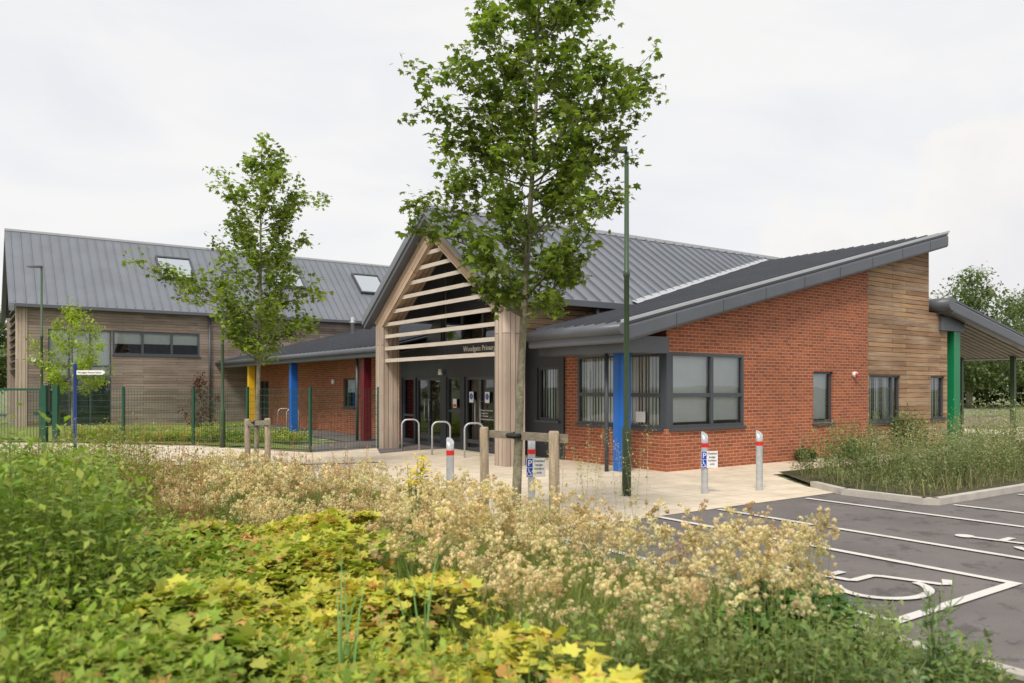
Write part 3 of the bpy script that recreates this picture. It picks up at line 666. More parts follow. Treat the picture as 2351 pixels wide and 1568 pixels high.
# ------------------------------------------------------------------ street furniture
def bollard(x, y):
    e = empty('bollard', (x, y, 0), ANG, label='galvanised steel bollard with red band and sloping top on paving', category='bollard', group='steel bollards along the paving edge')
    b = MB(); n = 20; r = .057; vs = []
    for z0 in (0, .79, .86, 1.0):
        for k in range(n):
            t = 2*math.pi*k/n; zz = z0+(.05*math.sin(t) if z0 == 1.0 else 0)
            vs.append((r*math.cos(t), r*math.sin(t), zz))
    b.add(vs, [(i*n+k, i*n+(k+1) % n, (i+1)*n+(k+1) % n, (i+1)*n+k) for i in range(3) for k in range(n)], True); b.f.append(tuple(3*n+k for k in range(n))); b.smooth.append(False)
    b.obj('post', m_steel, e)
    b = MB(); b.tube([(0, 0, .79), (0, 0, .86)], r+.003, 20, False); b.obj('red_band', m_red, e)
    return e
BP = [(-.915, 11.6), (.295, 11.8), (3.22, 13.1), (4.26, 13.5)]
first = bollard(*BP[0])
for p in BP[1:]: copy_tree(first, (p[0], p[1], 0))
def psign(x, y):
    e = empty('parking_sign', (x, y, .45), .12, label='white and blue disabled parking sign fixed to a bollard', category='sign', group='disabled parking signs')
    b = MB(); b.box(-.09, .2, -.073, -.066, 0, .28); b.obj('plate', m_white, e, bevel=.003)
    b = MB(); b.add([(-.085, -.076, .145), (.005, -.076, .145), (.005, -.076, .275), (-.085, -.076, .275)], [(0, 1, 2, 3)])
    b.add([(-.085, -.076, .005), (.005, -.076, .005), (.005, -.076, .137), (-.085, -.076, .137)], [(0, 1, 2, 3)]); b.obj('blue_panel', m_signblue, e)
    text_obj('P', .13, m_white, e, (-.07, -.0785, .165), (1, 0, 0), ZZ, 'letter', extrude=.001)
    b = MB(); wheelchair(b, -.078, .02, .075, .105, .0045, plane=lambda x, y, z: (x, -.0785-z*.3, y)); b.obj('wheelchair_symbol', m_white, e)
    for i, s in enumerate(['Disabled', 'badge', 'holders', 'only']): text_obj(s, .048, m_black, e, (.103, -.076, .225-.058*i), (1, 0, 0), ZZ, 'lettering', 'CENTER', .001)
    b = MB()
    for zz in (.06, .22): b.tube([(0, 0, zz-.01), (0, 0, zz+.01)], .066, 16)
    b.obj('clamp', m_steel, e)
psign(*BP[1]); psign(*BP[2])
def lamp(x, y, h, dirx, label):
    e = empty('lamp_post', (x, y, 0), 0, label=label, category='street lamp', group='green lamp posts around the school')
    b = MB(); b.tube([(0, 0, 0), (0, 0, 1.05), (0, 0, 1.12), (0, 0, 1.18), (0, 0, 3.6), (0, 0, 3.61), (0, 0, 3.7), (0, 0, 3.71), (0, 0, h)], [.075, .075, .07, .045, .043, .055, .055, .042, .036], 14)
    b.obj('post', m_postgreen, e)
    b = MB(); b.add([(0, -.09, h), (dirx*.5, -.11, h+.02), (dirx*.5, .11, h+.02), (0, .09, h), (0, -.09, h+.07), (dirx*.5, -.1, h+.06), (dirx*.5, .1, h+.06), (0, .09, h+.07)],
                    [(0, 3, 2, 1), (4, 5, 6, 7), (0, 1, 5, 4), (1, 2, 6, 5), (2, 3, 7, 6), (3, 0, 4, 7)]); b.obj('lamp_head', m_frame, e)
    return e
lamp(1.88, 12.86, 5.65, -.45, 'tall dark green lamp post on pale paving by bollards')
lamp(-8.42, 22.8, 5.1, 1, 'dark green lamp post beside the mesh fence')
lamp(-17.4, 29.0, 6.2, -1, 'dark green lamp post with flat head by timber block')
def hoop(x, y, yaw):
    e = empty('cycle_stand', (x, y, 0), yaw, label='stainless steel hoop cycle stand on the paving', category='cycle stand', group='steel hoop cycle stands')
    pts = [(-.24, 0, 0), (-.24, 0, .72)]+[(-.24+.16*(1-math.cos(t)), 0, .72+.16*math.sin(t)) for t in np.linspace(.3, 1.57, 5)]
    pts += [(-p[0], 0, p[2]) for p in pts[::-1]]
    b = MB(); b.tube(pts, .024, 10); b.obj('hoop', m_steel, e)
    return e
h0 = hoop(-.96, 19.8, .25)
for p in ((-1.86, 20.6), (-2.85, 22.0), (-9.6, 33.0), (-9.0, 32.2)): copy_tree(h0, (p[0], p[1], 0))
FP = [(-3.9, 22.8), (-5.45, 21.3), (-9.9, 24.4), (-14.6, 25.1)]
for fi, (a, c) in enumerate(zip(FP[:-1], FP[1:])):
    d = Vector((c[0]-a[0], c[1]-a[1])); Ln = d.length; yaw = math.atan2(d.y, d.x)
    e = empty('mesh_fence', (a[0], a[1], 0), yaw, label='dark green welded mesh fence with square posts', category='fence', group='green mesh fence runs')
    b = MB(); n = int(Ln/.1)
    for k in range(1, n): x = k*Ln/n; b.box(x-.003, x+.003, -.0035, .0035, .05, 1.74)
    for k in range(10): zz = .07+k*.185; b.box(0, Ln, -.008, -.0037, zz-.005, zz+.005)
    b.obj('mesh_panel', m_fencegreen, e)
    np_ = max(1, round(Ln/2.6))
    for k in range(np_+(1 if fi == 2 else 0)):
        x = k*Ln/np_; b = MB(); b.box(x-.035, x+.035, .006, .07, 0, 1.8); b.obj('post', m_fencegreen, e)
e = empty('gate', (-14.6, 25.1, 0), math.pi+.05, label='green steel vehicle gate with thick square posts', category='gate')
for x0, x1 in ((-.08, .08), (.28, .44)): MB().box(x0, x1, -.08, .08, 0, 1.85).obj('gate_post', m_fencegreen, e)
b = MB(); b.box(.45, 4.5, -.03, .03, 1.68, 1.75); b.box(.45, 4.5, -.03, .03, .1, .17); b.box(.45, .52, -.03, .03, .17, 1.68); b.box(4.43, 4.5, -.03, .03, .17, 1.68)
for k in range(38): x = .6+k*.1; b.box(x-.005, x+.005, -.005, .005, .17, 1.68)
b.obj('gate_leaf', m_fencegreen, e)
b = MB(); b.box(.15, .75, -.14, -.09, .9, 1.0); b.obj('gate_latch', m_fencegreen, e)
e = empty('finger_post', (-12.26, 22, 0), 0, label='blue pole with white direction finger sign', category='sign')
b = MB(); b.tube([(0, 0, 0), (0, 0, 2.42), (0, 0, 2.421), (0, 0, 2.46)], [.045, .045, .055, .02], 12); b.obj('post', m_signblue, e)
b = MB(); b.add([(x, y, z) for y in (-.02, .02) for x, z in ((.05, 2.14), (.78, 2.14), (.84, 2.2), (.78, 2.26), (.05, 2.26))], [(0, 1, 2, 3, 4), (9, 8, 7, 6, 5)]+[(i, 5+i, 5+(i+1) % 5, (i+1) % 5) for i in range(5)]); b.obj('sign_arm', m_white, e)
text_obj('Woodgate Primary School', .062, m_black, e, (.08, -.024, 2.178), (1, 0, 0), ZZ)
e = empty('planter', (20.4, 33.5, 0), ANG, label='low weathered timber planter box on the play area', category='planter')
b = MB(); b.box(-1, 1, -.5, -.44, 0, .55); b.box(-1, 1, .44, .5, 0, .55); b.box(-1, -.94, -.44, .44, 0, .55); b.box(.94, 1, -.44, .44, 0, .55); b.obj('box_sides', m_planter, e)
b = MB(); b.box(-.94, .94, -.44, .44, .3, .5); b.obj('soil_fill', m_soil, e)

def stakes(p0, p1, h0_, h1_, tie):
    e = empty('tree_support', (p0[0], p0[1], 0), 0, label='pair of round timber tree stakes with crossbar and rubber tie', category='tree stakes', group='timber tree supports')
    q = Vector((p1[0]-p0[0], p1[1]-p0[1], 0)); r = .058
    for pt, hh in ((Vector((0, 0, 0)), h0_), (q, h1_)):
        b = MB(); b.tube([pt, pt+Vector((.005, 0, hh*.5)), pt+Vector((0, 0, hh-.02)), pt+Vector((0, 0, hh))], [r, r*.97, r*.95, r*.8], 14); b.obj('stake', m_postwood, e)
    d = q.normalized(); nrm = Vector((-d.y, d.x, 0)); nrm = (nrm if nrm.x > 0 else -nrm)*r*1.25
    if abs(d.x) > .7: nrm = Vector((0, -1, 0))*r*1.25
    z0 = h0_-.085; z1 = h1_-.075; hb = .045
    a = d*.02+nrm; c = q+d*.13+nrm; wv = nrm.normalized()*.02; b = MB()
    b.add([a-wv+Vector((0, 0, z0-hb)), a+wv+Vector((0, 0, z0-hb)), a+wv+Vector((0, 0, z0+hb)), a-wv+Vector((0, 0, z0+hb)), c-wv+Vector((0, 0, z1-hb)), c+wv+Vector((0, 0, z1-hb)), c+wv+Vector((0, 0, z1+hb)), c-wv+Vector((0, 0, z1+hb))],
          [(0, 1, 2, 3), (7, 6, 5, 4), (0, 4, 5, 1), (1, 5, 6, 2), (2, 6, 7, 3), (3, 7, 4, 0)]); b.obj('crossbar', m_barwood, e)
    t = Vector((tie[0]-p0[0], tie[1]-p0[1], 0)); zz = (z0+z1)/2; b = MB()
    b.tube([t+Vector((.08*math.cos(k*.6), .08*math.sin(k*.6), zz)) for k in range(12)], .03, 6); b.tube([t+Vector((0, 0, zz)), q*.47+nrm*1.2+Vector((0, 0, zz))], .05, 8); b.obj('tie', m_rub, e)
stakes((-.347, 9.75), (.435, 8.15), 1.30, 1.34, (.03, 9.0))
stakes((-5.2, 15.4), (-4.68, 15.0), 1.17, 1.2, (-4.97, 15.25))

# ------------------------------------------------------------------ trees
def make_tree(label, base, H, zr, prof, nl, nleaf, ls, seed, cols, tr=.055, top=(0, 0), extra=(), tmpl=(LOBED, LOBED_F), twigs=7, name='tree', spread=.085):
    r = random.Random(seed); R_ = np.random.default_rng(seed)
    e = empty(name, (base[0], base[1], 0), 0, label=label, category='tree')
    def axis(z):
        f = z/H; return Vector((top[0]*f+.04*math.sin(f*7+seed)*f, top[1]*f+.04*math.cos(f*6)*f, z))
    T = MB(); nseg = 14
    T.tube([axis(H*k/nseg) for k in range(nseg+1)], [tr*(1.25 if k == 0 else 1)*(1-.93*(k/nseg)**1.1) for k in range(nseg+1)], 9)
    anchors = []; limbs = []
    for i in range(nl):
        zt_ = zr[0]+(zr[1]-zr[0])*((i+.5)/nl)**.9; az = i*2.39996+r.uniform(-.4, .4)
        Rr = float(np.interp(zt_, prof[0], prof[1]))*r.uniform(.5, 1.1)
        limbs.append((zt_, az, Rr, r.uniform(.6, 1.3)))
    for (zt_, az, Rr) in extra: limbs.append((zt_, az, Rr, .35))
    for zt_, az, Rr, k in limbs:
        zs = max(zr[0]-.35, zt_-Rr*k-.1); zs = min(zs, H*.93)
        p0 = axis(zs); ax1 = axis(min(zt_, H)); p3 = Vector((ax1.x+Rr*math.cos(az), ax1.y+Rr*math.sin(az), zt_))
        pts = []; sx = r.uniform(-.1, .1)
        for s in range(7):
            t = s/6; p = p0.lerp(p3, t); p.z -= (zt_-zs)*.22*math.sin(t*math.pi) if k > .4 else -.1*math.sin(t*math.pi)
            p += Vector((-math.sin(az), math.cos(az), 0))*sx*math.sin(t*math.pi)*2*Rr*.4
            pts.append(p)
        lr = max(.008, tr*.38*(1-zs/H*.7))
        T.tube(pts, [lr*(1-.8*s/6) for s in range(7)], 5, False)
        nt_ = max(3, int(twigs*(.5+Rr)))
        for j in range(nt_):
            t = r.uniform(.25, 1.); f = t*6; i0 = min(5, int(f)); q = pts[i0].lerp(pts[i0+1], f-i0)
            a2 = az+r.gauss(0, 1.0); ln_ = r.uniform(.12, .36)*(.5+Rr*.5); el = r.uniform(-.1, 1.3)
            tip = q+Vector((math.cos(a2)*math.cos(el), math.sin(a2)*math.cos(el), math.sin(el)))*ln_
            T.tube([q, q.lerp(tip, .5)+Vector((0, 0, .02)), tip], [.006, .004, .002], 3, False)
            c = r.uniform(.65, 1.4)
            for s in (.5, .8, 1.0): anchors.append((q.lerp(tip, s), c))
        for s in (5, 6): anchors.append((pts[s], 1.))
    for k in range(12): anchors.append((axis(H*(.80+.2*k/12)), 1.1))
    T.obj('trunk', m_bark, e)
    A = np.array([tuple(a[0]) for a in anchors]); cc = np.array([a[1] for a in anchors])
    idx = R_.integers(0, len(A), nleaf)
    pos = A[idx]+R_.normal(0, spread, (nleaf, 3))*np.array([1, 1, .8])
    Rm = rotm(R_.uniform(0, 6.28, nleaf), R_.normal(-.5, .6, nleaf), R_.normal(0, .5, nleaf))
    q = R_.random((nleaf, 1)); col = np.array(cols[0])[None]*(1-q)+np.array(cols[1])[None]*q
    col = col*cc[idx][:, None]*R_.uniform(.75, 1.25, (nleaf, 1))
    Big().add(tmpl[0], tmpl[1], pos, Rm, R_.uniform(.6, 1.25, nleaf)*ls, col).obj('crown', m_tleaf, e)
    return e
make_tree('young broadleaf street tree with dense green crown, tied to stakes', (.03, 9.0), 6.95, (2.95, 6.8),
          ([2.8, 3.2, 3.75, 4.5, 5.24, 6.0, 6.9], [.4, .72, .88, .98, 1.02, .85, .4]), 60, 13500, .078, 3, ((.10, .155, .024), (.23, .29, .04)), .058, (.30, 0),
          extra=[(3.62, 3.05, 1.35), (3.8, 3.3, 1.25), (5.35, 3.1, 1.3), (4.9, 3.3, 1.25), (5.2, .1, 1.2), (5.4, -.1, 1.15), (3.95, .2, 1.0), (3.1, 5.5, .65), (4.6, 3.0, 1.0), (5.0, 0.0, 1.1), (4.0, 5.4, .9), (4.6, -.25, 1.1), (4.9, -.5, 1.15), (4.4, .1, 1.0), (6.2, -.3, .7), (6.4, -1.2, .65)], twigs=8, spread=.065)
make_tree('young broadleaf tree with ragged green crown, tied to stakes', (-4.97, 15.2), 6.75, (2.6, 6.5),
          ([2.4, 3.0, 3.6, 4.6, 5.5, 6.3, 6.8], [.3, .6, .9, .95, .95, .5, .15]), 46, 9000, .085, 11, ((.13, .195, .028), (.28, .345, .05)), .05, (.15, 0),
          extra=[(4.0, 3.2, 2.1), (3.75, 3.0, 1.7), (3.5, 3.3, 1.45), (3.1, .3, 1.0), (3.6, .1, 1.1), (2.9, 0.0, .95), (2.75, 3.1, .7), (5.45, .2, 1.15)], twigs=7, spread=.075)
make_tree('small young tree with lime green leaves and thin trunk', (-16.6, 29.6), 5.1, (1.9, 4.9),
          ([1.8, 2.4, 3.2, 4.2, 5.1], [.8, 1.3, 1.25, .8, .1]), 26, 4200, .13, 5, ((.26, .35, .04), (.42, .48, .07)), .05, tmpl=(DIAM, DIAM_F), twigs=6, spread=.11)
make_tree('small shrubby tree with dark purple leaves by the lawn', (-11.1, 28), 2.35, (.5, 2.2),
          ([.4, 1.2, 2.3], [.5, .75, .2]), 16, 1100, .11, 9, ((.08, .03, .03), (.16, .06, .05)), .03, tmpl=(DIAM, DIAM_F), twigs=5)
for i, (x, y, H, rr) in enumerate([(38.5, 66, 11.8, 4.6), (46, 70, 10.5, 5), (53, 66, 10, 4.5), (-33, 48, 7.0, 3.)]):
    make_tree('mature broadleaf tree beyond the meadow', (x, y), H, (2.2, H*.97), ([0, H*.3, H*.6, H*.85, H], [rr*.7, rr, rr, rr*.6, .3]), 40, 11000, .38, 20+i, ((.11, .15, .065), (.20, .25, .11)), .25, tmpl=(DIAM, DIAM_F), twigs=3, spread=.45)

# ------------------------------------------------------------------ planting
def in_poly(x, y, poly):
    ins = np.zeros(len(x), bool); n = len(poly); j = n-1
    for i in range(n):
        xi, yi = poly[i]; xj, yj = poly[j]
        c = ((yi > y) != (yj > y)) & (x < (xj-xi)*(y-yi)/(yj-yi+1e-9)+xi); ins ^= c; j = i
    return ins
INNER = [(-40, 20.2), (-14, 18.1), (-9, 16.5), (-5.1, 15.6), (-2.8, 13.4), (-1.4, 10.9), (-.3, 9.5), (.1, 8.7), (2.85, 4.7), (6.0, .2), (7, -3), (-40, -3)]
def sample(n, k0, k1, y0, y1, poly=INNER, dens=None):
    X = []; Y = []; got = 0
    while got < n:
        m = n*3; y = np.sqrt(U(y0*y0, y1*y1, m)); x = U(0, 1, m); kk0 = k0(y) if callable(k0) else k0; kk1 = k1(y) if callable(k1) else k1
        x = (kk0+(kk1-kk0)*x)*y; ok = in_poly(x, y, poly)
        if dens is not None: ok &= U(0, 1, m) < dens(x, y)
        X.append(x[ok]); Y.append(y[ok]); got += ok.sum()
        if ok.sum() == 0: break
    return np.concatenate(X)[:n], np.concatenate(Y)[:n]
def grass(B, x, y, hlo, hhi, wdt, c1, c2, tilt=.22, z=.04):
    n = len(x); h = U(hlo, hhi, n)*(.7+.6*vnoise(x, y, 1.5, 3)); t = U(0, 1, (n))[:, None]
    col = np.array(c1)*(1-t)+np.array(c2)*t
    R = rotm(U(0, 6.28, n), -np.abs(nr.normal(0, tilt, n)), np.zeros(n))
    S = np.stack([np.full(n, wdt)*U(.7, 1.3, n), h, h], 1)
    B.add(BLADE, BLADE_F, np.stack([x, y, np.full(n, z)], 1), R, S, jitter(col, n, .15, .05))
def weeds(B, x, y, hlo, hhi, scol, lc1, lc2, per=14, ls=.05, spread=.09, topheavy=False, tmpl=(DIAM, DIAM_F), z=.04, sw=.006, hn=1.):
    n = len(x); h = U(hlo, hhi, n)*(1-.35*hn+.7*hn*vnoise(x, y, 1.3, 8))
    ya = U(0, 6.28, n); R = rotm(ya, np.zeros(n), np.zeros(n)); S = np.stack([np.full(n, sw), h, h], 1)
    B.add(STEM, STEM_F, np.stack([x, y, np.full(n, z)], 1), R, S, jitter(scol, n))
    ii = np.repeat(np.arange(n), per); m = len(ii); t = U(.2, 1.02, m) if not topheavy else 1-U(0, .7, m)**1.6
    bx = -np.sin(ya)*h*.15; by = np.cos(ya)*h*.15
    px = x[ii]+bx[ii]*t*t+nr.normal(0, spread, m)*.6; py = y[ii]+by[ii]*t*t+nr.normal(0, spread, m)*.6; pz = z+h[ii]*t
    Rl = rotm(U(0, 6.28, m), nr.normal(.35, .5, m), nr.normal(0, .4, m))
    tt = np.clip(vnoise(x, y, 2.2, 5)[ii]+nr.normal(0, .2, m), 0, 1)[:, None]
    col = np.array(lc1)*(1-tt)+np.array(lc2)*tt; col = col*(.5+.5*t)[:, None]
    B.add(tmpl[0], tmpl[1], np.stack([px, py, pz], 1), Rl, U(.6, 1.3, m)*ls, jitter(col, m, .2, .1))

B = Big()
x, y = sample(38000, -.72, .62, 2.6, 9.5); grass(B, x, y, .15, .38, .007, (.13, .20, .035), (.27, .32, .08))
x, y = sample(14000, -.72, .2, 9, 13); grass(B, x, y, .14, .34, .010, (.16, .21, .05), (.36, .35, .14))
x, y = sample(9000, -.72, .0, 13, 19); grass(B, x, y, .08, .22, .013, (.18, .22, .05), (.40, .38, .16))
B.obj('bed_grass', m_leaf, kind='stuff')
B = Big()
def gk1(y): return np.interp(y, [2.6, 3.4, 4.2, 5.2, 6.4], [.12, .10, .0, -.1, -.22])+.05*np.sin(y*9)
def gk0(y): return np.interp(y, [2.6, 4, 6.4], [-.60, -.54, -.46])
x, y = sample(13500, gk0, gk1, 2.6, 6.6, dens=lambda x, y: .25+.75*(vnoise(x, y, 4.5, 91) > .36))
hz = .26+.30*vnoise(x, y, 2.6, 21)+.20*vnoise(x, y, 6, 22); n = len(x)
zz = .04+hz*np.where(U(0, 1, n) < .65, 1, U(.4, 1, n))
t = np.clip(vnoise(x, y, 2.3, 31)*1.2-.1+nr.normal(0, .22, n), 0, 1)[:, None]
col = np.array((.26, .36, .055))*(1-t)+np.array((.66, .59, .10))*t
red = (U(0, 1, n) < .05+.12*(vnoise(x, y, 3, 77) > .64)); col[red] = np.array((.60, .36, .13))
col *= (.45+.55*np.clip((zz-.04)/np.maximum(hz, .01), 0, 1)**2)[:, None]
PAL = [(0, 0, 0), (.30, -.08, .05), (.62, .10, .02), (.42, .28, .08), (.62, .62, 0), (.22, .52, .06), (.0, .9, -.02), (-.22, .52, .06), (-.62, .62, 0), (-.42, .28, .08), (-.62, .10, .02), (-.30, -.08, .05)]
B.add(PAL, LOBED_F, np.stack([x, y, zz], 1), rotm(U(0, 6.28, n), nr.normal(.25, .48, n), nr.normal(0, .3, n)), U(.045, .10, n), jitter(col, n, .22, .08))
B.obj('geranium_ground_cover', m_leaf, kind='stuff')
B = Big()
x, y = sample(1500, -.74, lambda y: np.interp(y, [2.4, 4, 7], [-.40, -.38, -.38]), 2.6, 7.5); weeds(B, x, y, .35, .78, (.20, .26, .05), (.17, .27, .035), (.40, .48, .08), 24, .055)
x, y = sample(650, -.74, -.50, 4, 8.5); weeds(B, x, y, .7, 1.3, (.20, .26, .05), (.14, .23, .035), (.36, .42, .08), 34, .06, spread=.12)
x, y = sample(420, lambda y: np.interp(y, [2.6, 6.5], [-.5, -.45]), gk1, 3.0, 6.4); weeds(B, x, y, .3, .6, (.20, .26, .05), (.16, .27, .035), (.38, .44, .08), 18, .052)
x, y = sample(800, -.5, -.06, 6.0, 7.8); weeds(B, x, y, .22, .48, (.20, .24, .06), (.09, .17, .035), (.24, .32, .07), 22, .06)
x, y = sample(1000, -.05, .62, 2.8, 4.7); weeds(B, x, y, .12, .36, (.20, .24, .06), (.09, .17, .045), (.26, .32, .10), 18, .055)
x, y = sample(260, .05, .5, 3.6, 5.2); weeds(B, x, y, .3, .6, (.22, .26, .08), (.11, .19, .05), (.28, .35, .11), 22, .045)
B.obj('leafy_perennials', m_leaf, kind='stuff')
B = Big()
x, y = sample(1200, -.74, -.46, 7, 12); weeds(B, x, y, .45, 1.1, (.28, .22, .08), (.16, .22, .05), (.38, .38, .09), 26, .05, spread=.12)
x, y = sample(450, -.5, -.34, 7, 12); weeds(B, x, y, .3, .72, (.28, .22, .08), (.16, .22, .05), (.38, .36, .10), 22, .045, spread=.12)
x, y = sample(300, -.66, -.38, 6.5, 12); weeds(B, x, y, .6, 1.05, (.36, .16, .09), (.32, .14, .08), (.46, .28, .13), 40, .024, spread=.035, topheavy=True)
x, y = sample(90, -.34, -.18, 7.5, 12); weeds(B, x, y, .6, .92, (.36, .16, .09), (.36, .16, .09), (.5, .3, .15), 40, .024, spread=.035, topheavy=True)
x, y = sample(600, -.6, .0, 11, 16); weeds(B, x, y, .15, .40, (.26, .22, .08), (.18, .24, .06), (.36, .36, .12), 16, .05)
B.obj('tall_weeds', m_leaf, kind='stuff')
def head_template(seed, balls, q, sz, ext):
    r = np.random.default_rng(seed); vs = []; fs = []
    for b_ in range(balls):
        c = r.normal(0, 1, 3)*np.array([ext, ext, ext*.85])
        for k in range(q):
            n_ = r.normal(0, 1, 3); n_ /= np.linalg.norm(n_); a = np.cross(n_, r.normal(0, 1, 3)); a /= np.linalg.norm(a); d = np.cross(n_, a)
            p = c+n_*sz*.8; o = len(vs)
            vs += [p-a*sz*.55, p+d*sz*.55+n_*sz*.4, p+a*sz*.55, p-d*sz*.55+n_*sz*.4]; fs.append((o, o+1, o+2, o+3))
        o = len(vs); vs += [np.array([0, 0, -ext*1.8]), np.array([.0015, 0, -ext*1.8]), c+np.array([.001, 0, 0]), c]; fs.append((o, o+1, o+2, o+3))
    return vs, fs
HT = [head_template(s, 8, 14, .0135, .029) for s in range(5)]; HF = [head_template(s+9, 6, 8, .019, .036) for s in range(3)]
B = Big(); SH = Big()
def rush(x, y, hlo, hhi, tm, blades=6):
    n = len(x); h = U(hlo, hhi, n)*(.82+.36*vnoise(x, y, 1.6, 41)); ya = U(0, 6.28, n); ln_ = np.abs(nr.normal(.13, .13, n))
    R = rotm(ya, np.zeros(n), np.zeros(n)); S = np.stack([np.full(n, .004), h*ln_*6, h], 1)
    B.add(STEM, STEM_F, np.stack([x, y, np.full(n, .04)], 1), R, S, jitter((.30, .33, .12), n))
    hx = x-np.sin(ya)*h*ln_*.9; hy = y+np.cos(ya)*h*ln_*.9; P = np.stack([hx, hy, .04+h], 1)
    col = jitter((.80, .67, .44), n, .15, .05); br = U(0, 1, n) < .15; col[br] *= np.array([.76, .66, .56])
    which = nr.integers(0, len(tm), n)
    for k, (tv, tf) in enumerate(tm):
        s = which == k; m = s.sum(); SH.add(tv, tf, P[s], rotm(U(0, 6.28, m), nr.normal(0, .3, m), np.zeros(m)), U(.55, 1.3, m), col[s])
    xx = np.repeat(x, blades)+nr.normal(0, .06, n*blades); yy = np.repeat(y, blades)+nr.normal(0, .06, n*blades)
    grass(B, xx, yy, hlo*.5, hhi*.72, .006, (.14, .21, .035), (.32, .36, .09), .3)
def clumpy(x, y): return (vnoise(x, y, 3.2, 51) > .44)*.8+.16
x, y = sample(640, lambda y: np.interp(y, [3.9, 4.6, 5.5, 6.5], [.10, -.04, -.16, -.24]), lambda y: np.interp(y, [3.9, 5.2, 6.5], [.36, .40, .30]), 3.9, 6.3, dens=clumpy); rush(x, y, .48, .90, HT, 8)
x, y = sample(560, lambda y: np.interp(y, [6, 8, 10], [-.26, -.40, -.45]), .16, 6.2, 8.2, dens=clumpy); rush(x, y, .38, .66, HT, 8)
x, y = sample(500, -.45, -.06, 8, 10, dens=clumpy); rush(x, y, .40, .68, HF, 7)
x, y = sample(600, -.46, -.08, 9.6, 12.8, dens=clumpy); rush(x, y, .38, .66, HF, 6)
B.obj('woodrush_grass', m_leaf, kind='stuff'); SH.obj('woodrush_seed_heads', m_seed, kind='stuff')
B = Big(); x, y = sample(12000, -.05, .42, 3.8, 6.6); grass(B, x, y, .25, .54, .0055, (.14, .21, .035), (.36, .36, .12), .3); B.obj('long_grass', m_leaf, kind='stuff')

B = Big()
def samp_uv(n, u0, u1, v0, v1, dens=None):
    u = U(u0, u1, n); v = U(v0, v1, n); ok = ~((u < 1.6) & (v > -4.1+ (u*1.5)))
    if dens is not None: ok &= U(0, 1, n) < dens(u, v)
    u = u[ok]; v = v[ok]; return CX+CA*u-SA*v, CY+SA*u+CA*v
x, y = samp_uv(8000, .1, 22, -5.3, -1.9); grass(B, x, y, .10, .40, .009, (.18, .21, .08), (.42, .37, .2), .3, z=.07)
x, y = samp_uv(1700, .1, 20, -5.2, -2.0); weeds(B, x, y, .15, .6, (.24, .26, .1), (.13, .19, .07), (.32, .35, .16), 22, .05, z=.07)
ptch = lambda u, v: (vnoise(u, v, 1.6, 61) > .5)*1.
x, y = samp_uv(2200, 1.5, 20, -5.1, -1.9, ptch); weeds(B, x, y, .5, 1.25, (.24, .25, .1), (.12, .19, .07), (.36, .40, .17), 28, .06, z=.07, spread=.14)
x, y = samp_uv(420, 1.0, 20, -5.1, -1.9); weeds(B, x, y, .5, 1.1, (.4, .36, .2), (.45, .40, .25), (.62, .58, .42), 30, .03, z=.07, spread=.045, topheavy=True)
B.obj('verge_weeds', m_leaf, kind='stuff')
B = Big()
x = U(-15, -6.5, 700); y = 24.9+nr.normal(0, .4, 700)+(-x-6.5)*.2; weeds(B, x, y, .12, .42, (.24, .26, .08), (.22, .30, .04), (.50, .52, .07), 16, .08, spread=.16)
B.obj('fence_side_planting', m_leaf, kind='stuff')

def shrub(label, x, y, h, rad, n, per, ls, c1, c2, z=.04, name='shrub', tmpl=(DIAM, DIAM_F)):
    e = empty(name, (x, y, z), 0, label=label, category='plant')
    rr = rad*np.sqrt(U(0, 1, n)); a = U(0, 6.28, n); px = rr*np.cos(a); py = rr*np.sin(a)
    Bq = Big(); hh = h*np.sqrt(np.clip(1-(rr/rad)**2*.75, .1, 1))*U(.75, 1.08, n)
    st = np.stack([np.full(n, .006), hh*.4, hh], 1); Bq.add(STEM, STEM_F, np.stack([px, py, np.zeros(n)], 1), rotm(a-1.57, np.zeros(n), np.zeros(n)), st, jitter((.2, .2, .08), n))
    ii = np.repeat(np.arange(n), per); m = len(ii); t = U(.12, 1, m)
    X = px[ii]*(1+.3*t)+nr.normal(0, rad*.13, m); Y = py[ii]*(1+.3*t)+nr.normal(0, rad*.13, m); Z = hh[ii]*t+nr.normal(0, .02, m)
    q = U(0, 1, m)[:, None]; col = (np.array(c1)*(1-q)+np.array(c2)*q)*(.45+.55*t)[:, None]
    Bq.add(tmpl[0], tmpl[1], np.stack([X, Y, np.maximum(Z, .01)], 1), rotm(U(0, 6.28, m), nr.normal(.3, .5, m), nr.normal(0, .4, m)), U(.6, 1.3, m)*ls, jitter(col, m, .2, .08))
    Bq.obj('foliage', m_leaf, e); return e
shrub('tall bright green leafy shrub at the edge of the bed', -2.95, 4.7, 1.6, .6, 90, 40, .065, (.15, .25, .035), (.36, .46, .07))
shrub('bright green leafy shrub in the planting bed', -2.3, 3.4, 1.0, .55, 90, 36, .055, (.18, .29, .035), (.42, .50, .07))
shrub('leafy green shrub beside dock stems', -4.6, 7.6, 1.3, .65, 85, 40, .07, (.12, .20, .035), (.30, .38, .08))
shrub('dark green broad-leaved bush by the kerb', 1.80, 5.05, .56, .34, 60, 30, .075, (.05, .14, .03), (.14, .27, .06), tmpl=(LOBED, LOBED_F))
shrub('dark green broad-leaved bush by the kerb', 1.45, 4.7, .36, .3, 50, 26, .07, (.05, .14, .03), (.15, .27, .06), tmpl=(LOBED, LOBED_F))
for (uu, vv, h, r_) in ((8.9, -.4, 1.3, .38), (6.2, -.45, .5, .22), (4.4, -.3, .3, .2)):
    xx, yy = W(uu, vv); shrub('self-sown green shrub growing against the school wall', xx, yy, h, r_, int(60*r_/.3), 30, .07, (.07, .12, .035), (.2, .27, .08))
m_stem = simple('stem_green', (.2, .26, .09), .7)
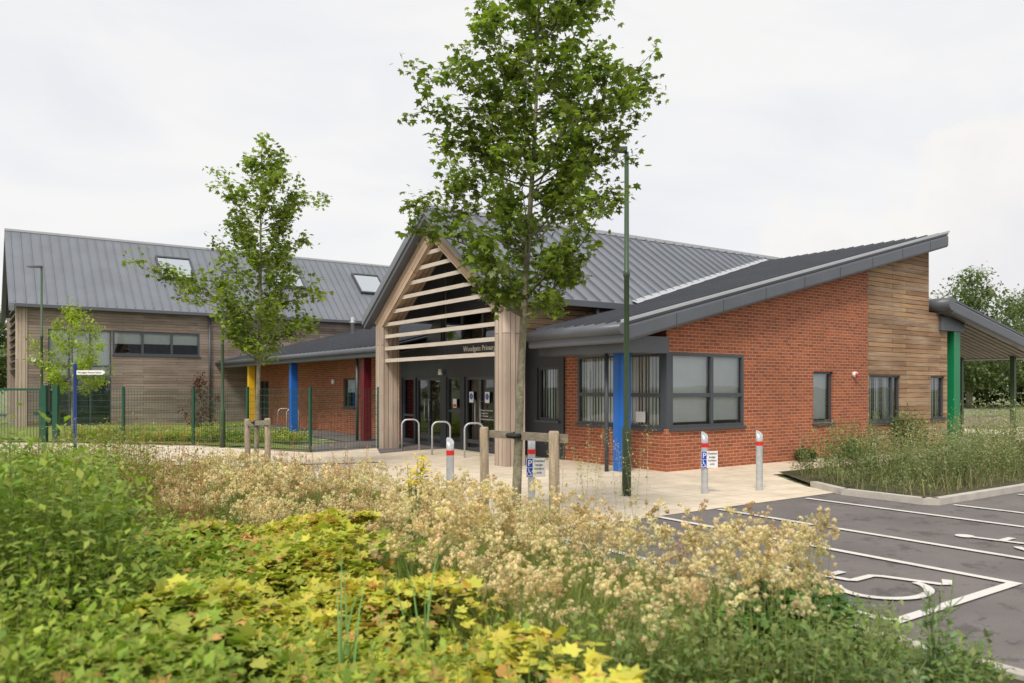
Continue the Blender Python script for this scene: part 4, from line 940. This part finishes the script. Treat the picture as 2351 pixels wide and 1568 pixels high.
def herb(label, x, y, h, nst, name, lc1, lc2, flower=None, ls=.06, lean=.1, per=16, brx=.06, tmpl=(LOBED, LOBED_F)):
    e = empty(name, (x, y, .04), 0, label=label, category='plant'); T = MB(); Bq = Big(); tips = []
    for s in range(nst):
        a = rnd.uniform(0, 6.28); l = rnd.uniform(.3, 1)*lean; hh = h*rnd.uniform(.72, 1)
        top = Vector((math.cos(a)*l, math.sin(a)*l, hh)); pts = [Vector((0, 0, 0)), top*.5+Vector((0, 0, .03)), top]; T.tube(pts, [.007, .005, .003], 5, False)
        for k in range(4):
            a2 = rnd.uniform(0, 6.28); bt = top*rnd.uniform(.7, .95); tp = bt+Vector((math.cos(a2)*brx, math.sin(a2)*brx, rnd.uniform(.04, .1))); T.tube([bt, tp], [.003, .002], 4, False); tips.append(tp)
        tips.append(top)
        t = U(.08, .95, per); P = np.array([tuple(top*float(q)) for q in t])+nr.normal(0, .012, (per, 3)); P[:, 2] = np.maximum(P[:, 2], .01)
        c = U(0, 1, per)[:, None]; Bq.add(tmpl[0], tmpl[1], P, rotm(U(0, 6.28, per), U(.2, .9, per), np.zeros(per)), ls*(1.25-.7*t), jitter(np.array(lc1)*(1-c)+np.array(lc2)*c, per))
    T.obj('stem', m_stem, e); Bq.obj('foliage', m_leaf, e)
    if flower is not None:
        Fq = Big(); m = len(tips)*12; ii = np.repeat(np.arange(len(tips)), 12); P = np.array([tuple(p) for p in tips])[ii]+nr.normal(0, .02, (m, 3))
        Fq.add(LOBED, LOBED_F, P, rotm(U(0, 6.28, m), nr.normal(.2, .4, m), np.zeros(m)), U(.02, .032, m), jitter(flower, m, .15, .05)); Fq.obj('flower', m_leaf, e)
herb('ragwort with flat clusters of bright yellow flowers', -.90, 7.2, 1.12, 7, 'ragwort', (.12, .2, .05), (.24, .32, .08), flower=(.90, .70, .02), brx=.07)
herb('tall grey-green thistle growing by the kerb', 2.2, 4.05, .82, 5, 'thistle', (.16, .24, .11), (.30, .38, .2), ls=.075, lean=.12, per=34, tmpl=(DIAM, DIAM_F))
herb('grey-green thistle growing by the kerb', 1.9, 3.75, .45, 5, 'thistle', (.16, .24, .11), (.30, .38, .2), ls=.075, lean=.15, per=28, tmpl=(DIAM, DIAM_F))
herb('tall blue-green leafy stems in the bed', -.62, 4.6, .9, 2, 'tall_leafy_plant', (.14, .28, .11), (.24, .36, .16), ls=.05, lean=.15, per=8)
for (xx, yy, h) in ((-.85, 3.9, .95), (-.45, 4.2, 1.0), (0.02, 4.3, .85)):
    e = empty('iris_plant', (xx, yy, .04), 0, label='clump of long upright blue-green blades', category='plant', group='upright blade clumps')
    n = 9; Bq = Big(); hh = U(.6, 1, n)*h
    Bq.add(BLADE, BLADE_F, nr.normal(0, .03, (n, 3))*np.array([1, 1, 0]), rotm(U(0, 6.28, n), -np.abs(nr.normal(0, .12, n)), np.zeros(n)), np.stack([np.full(n, .018), hh*.6, hh], 1), jitter((.18, .33, .12), n)); Bq.obj('foliage', m_leaf, e)
B = Big()
x = np.concatenate([U(.5, 1.3, 14), U(.3, 1.2, 10)]); y = np.concatenate([U(6.6, 7.5, 14), U(7.0, 7.6, 10)])
weeds(B, x, y, .95, 1.4, (.42, .38, .19), (.45, .42, .22), (.55, .5, .3), 50, .022, spread=.03, topheavy=True, sw=.004, hn=.3)
B.obj('tall_grass_panicles', m_leaf, kind='stuff')
B = Big(); n = 14000; x = U(26, 110, n); y = 74+nr.normal(0, 1.2, n); zz = np.abs(U(0, 1, n))*(3.2+1.6*vnoise(x, y, .25, 4))
B.add(DIAM, DIAM_F, np.stack([x, y, zz], 1), rotm(U(0, 6.28, n), nr.normal(.3, .6, n), np.zeros(n)), U(.5, .9, n), jitter((.10, .14, .06), n, .35)); B.obj('far_hedge', m_leaf, kind='stuff')
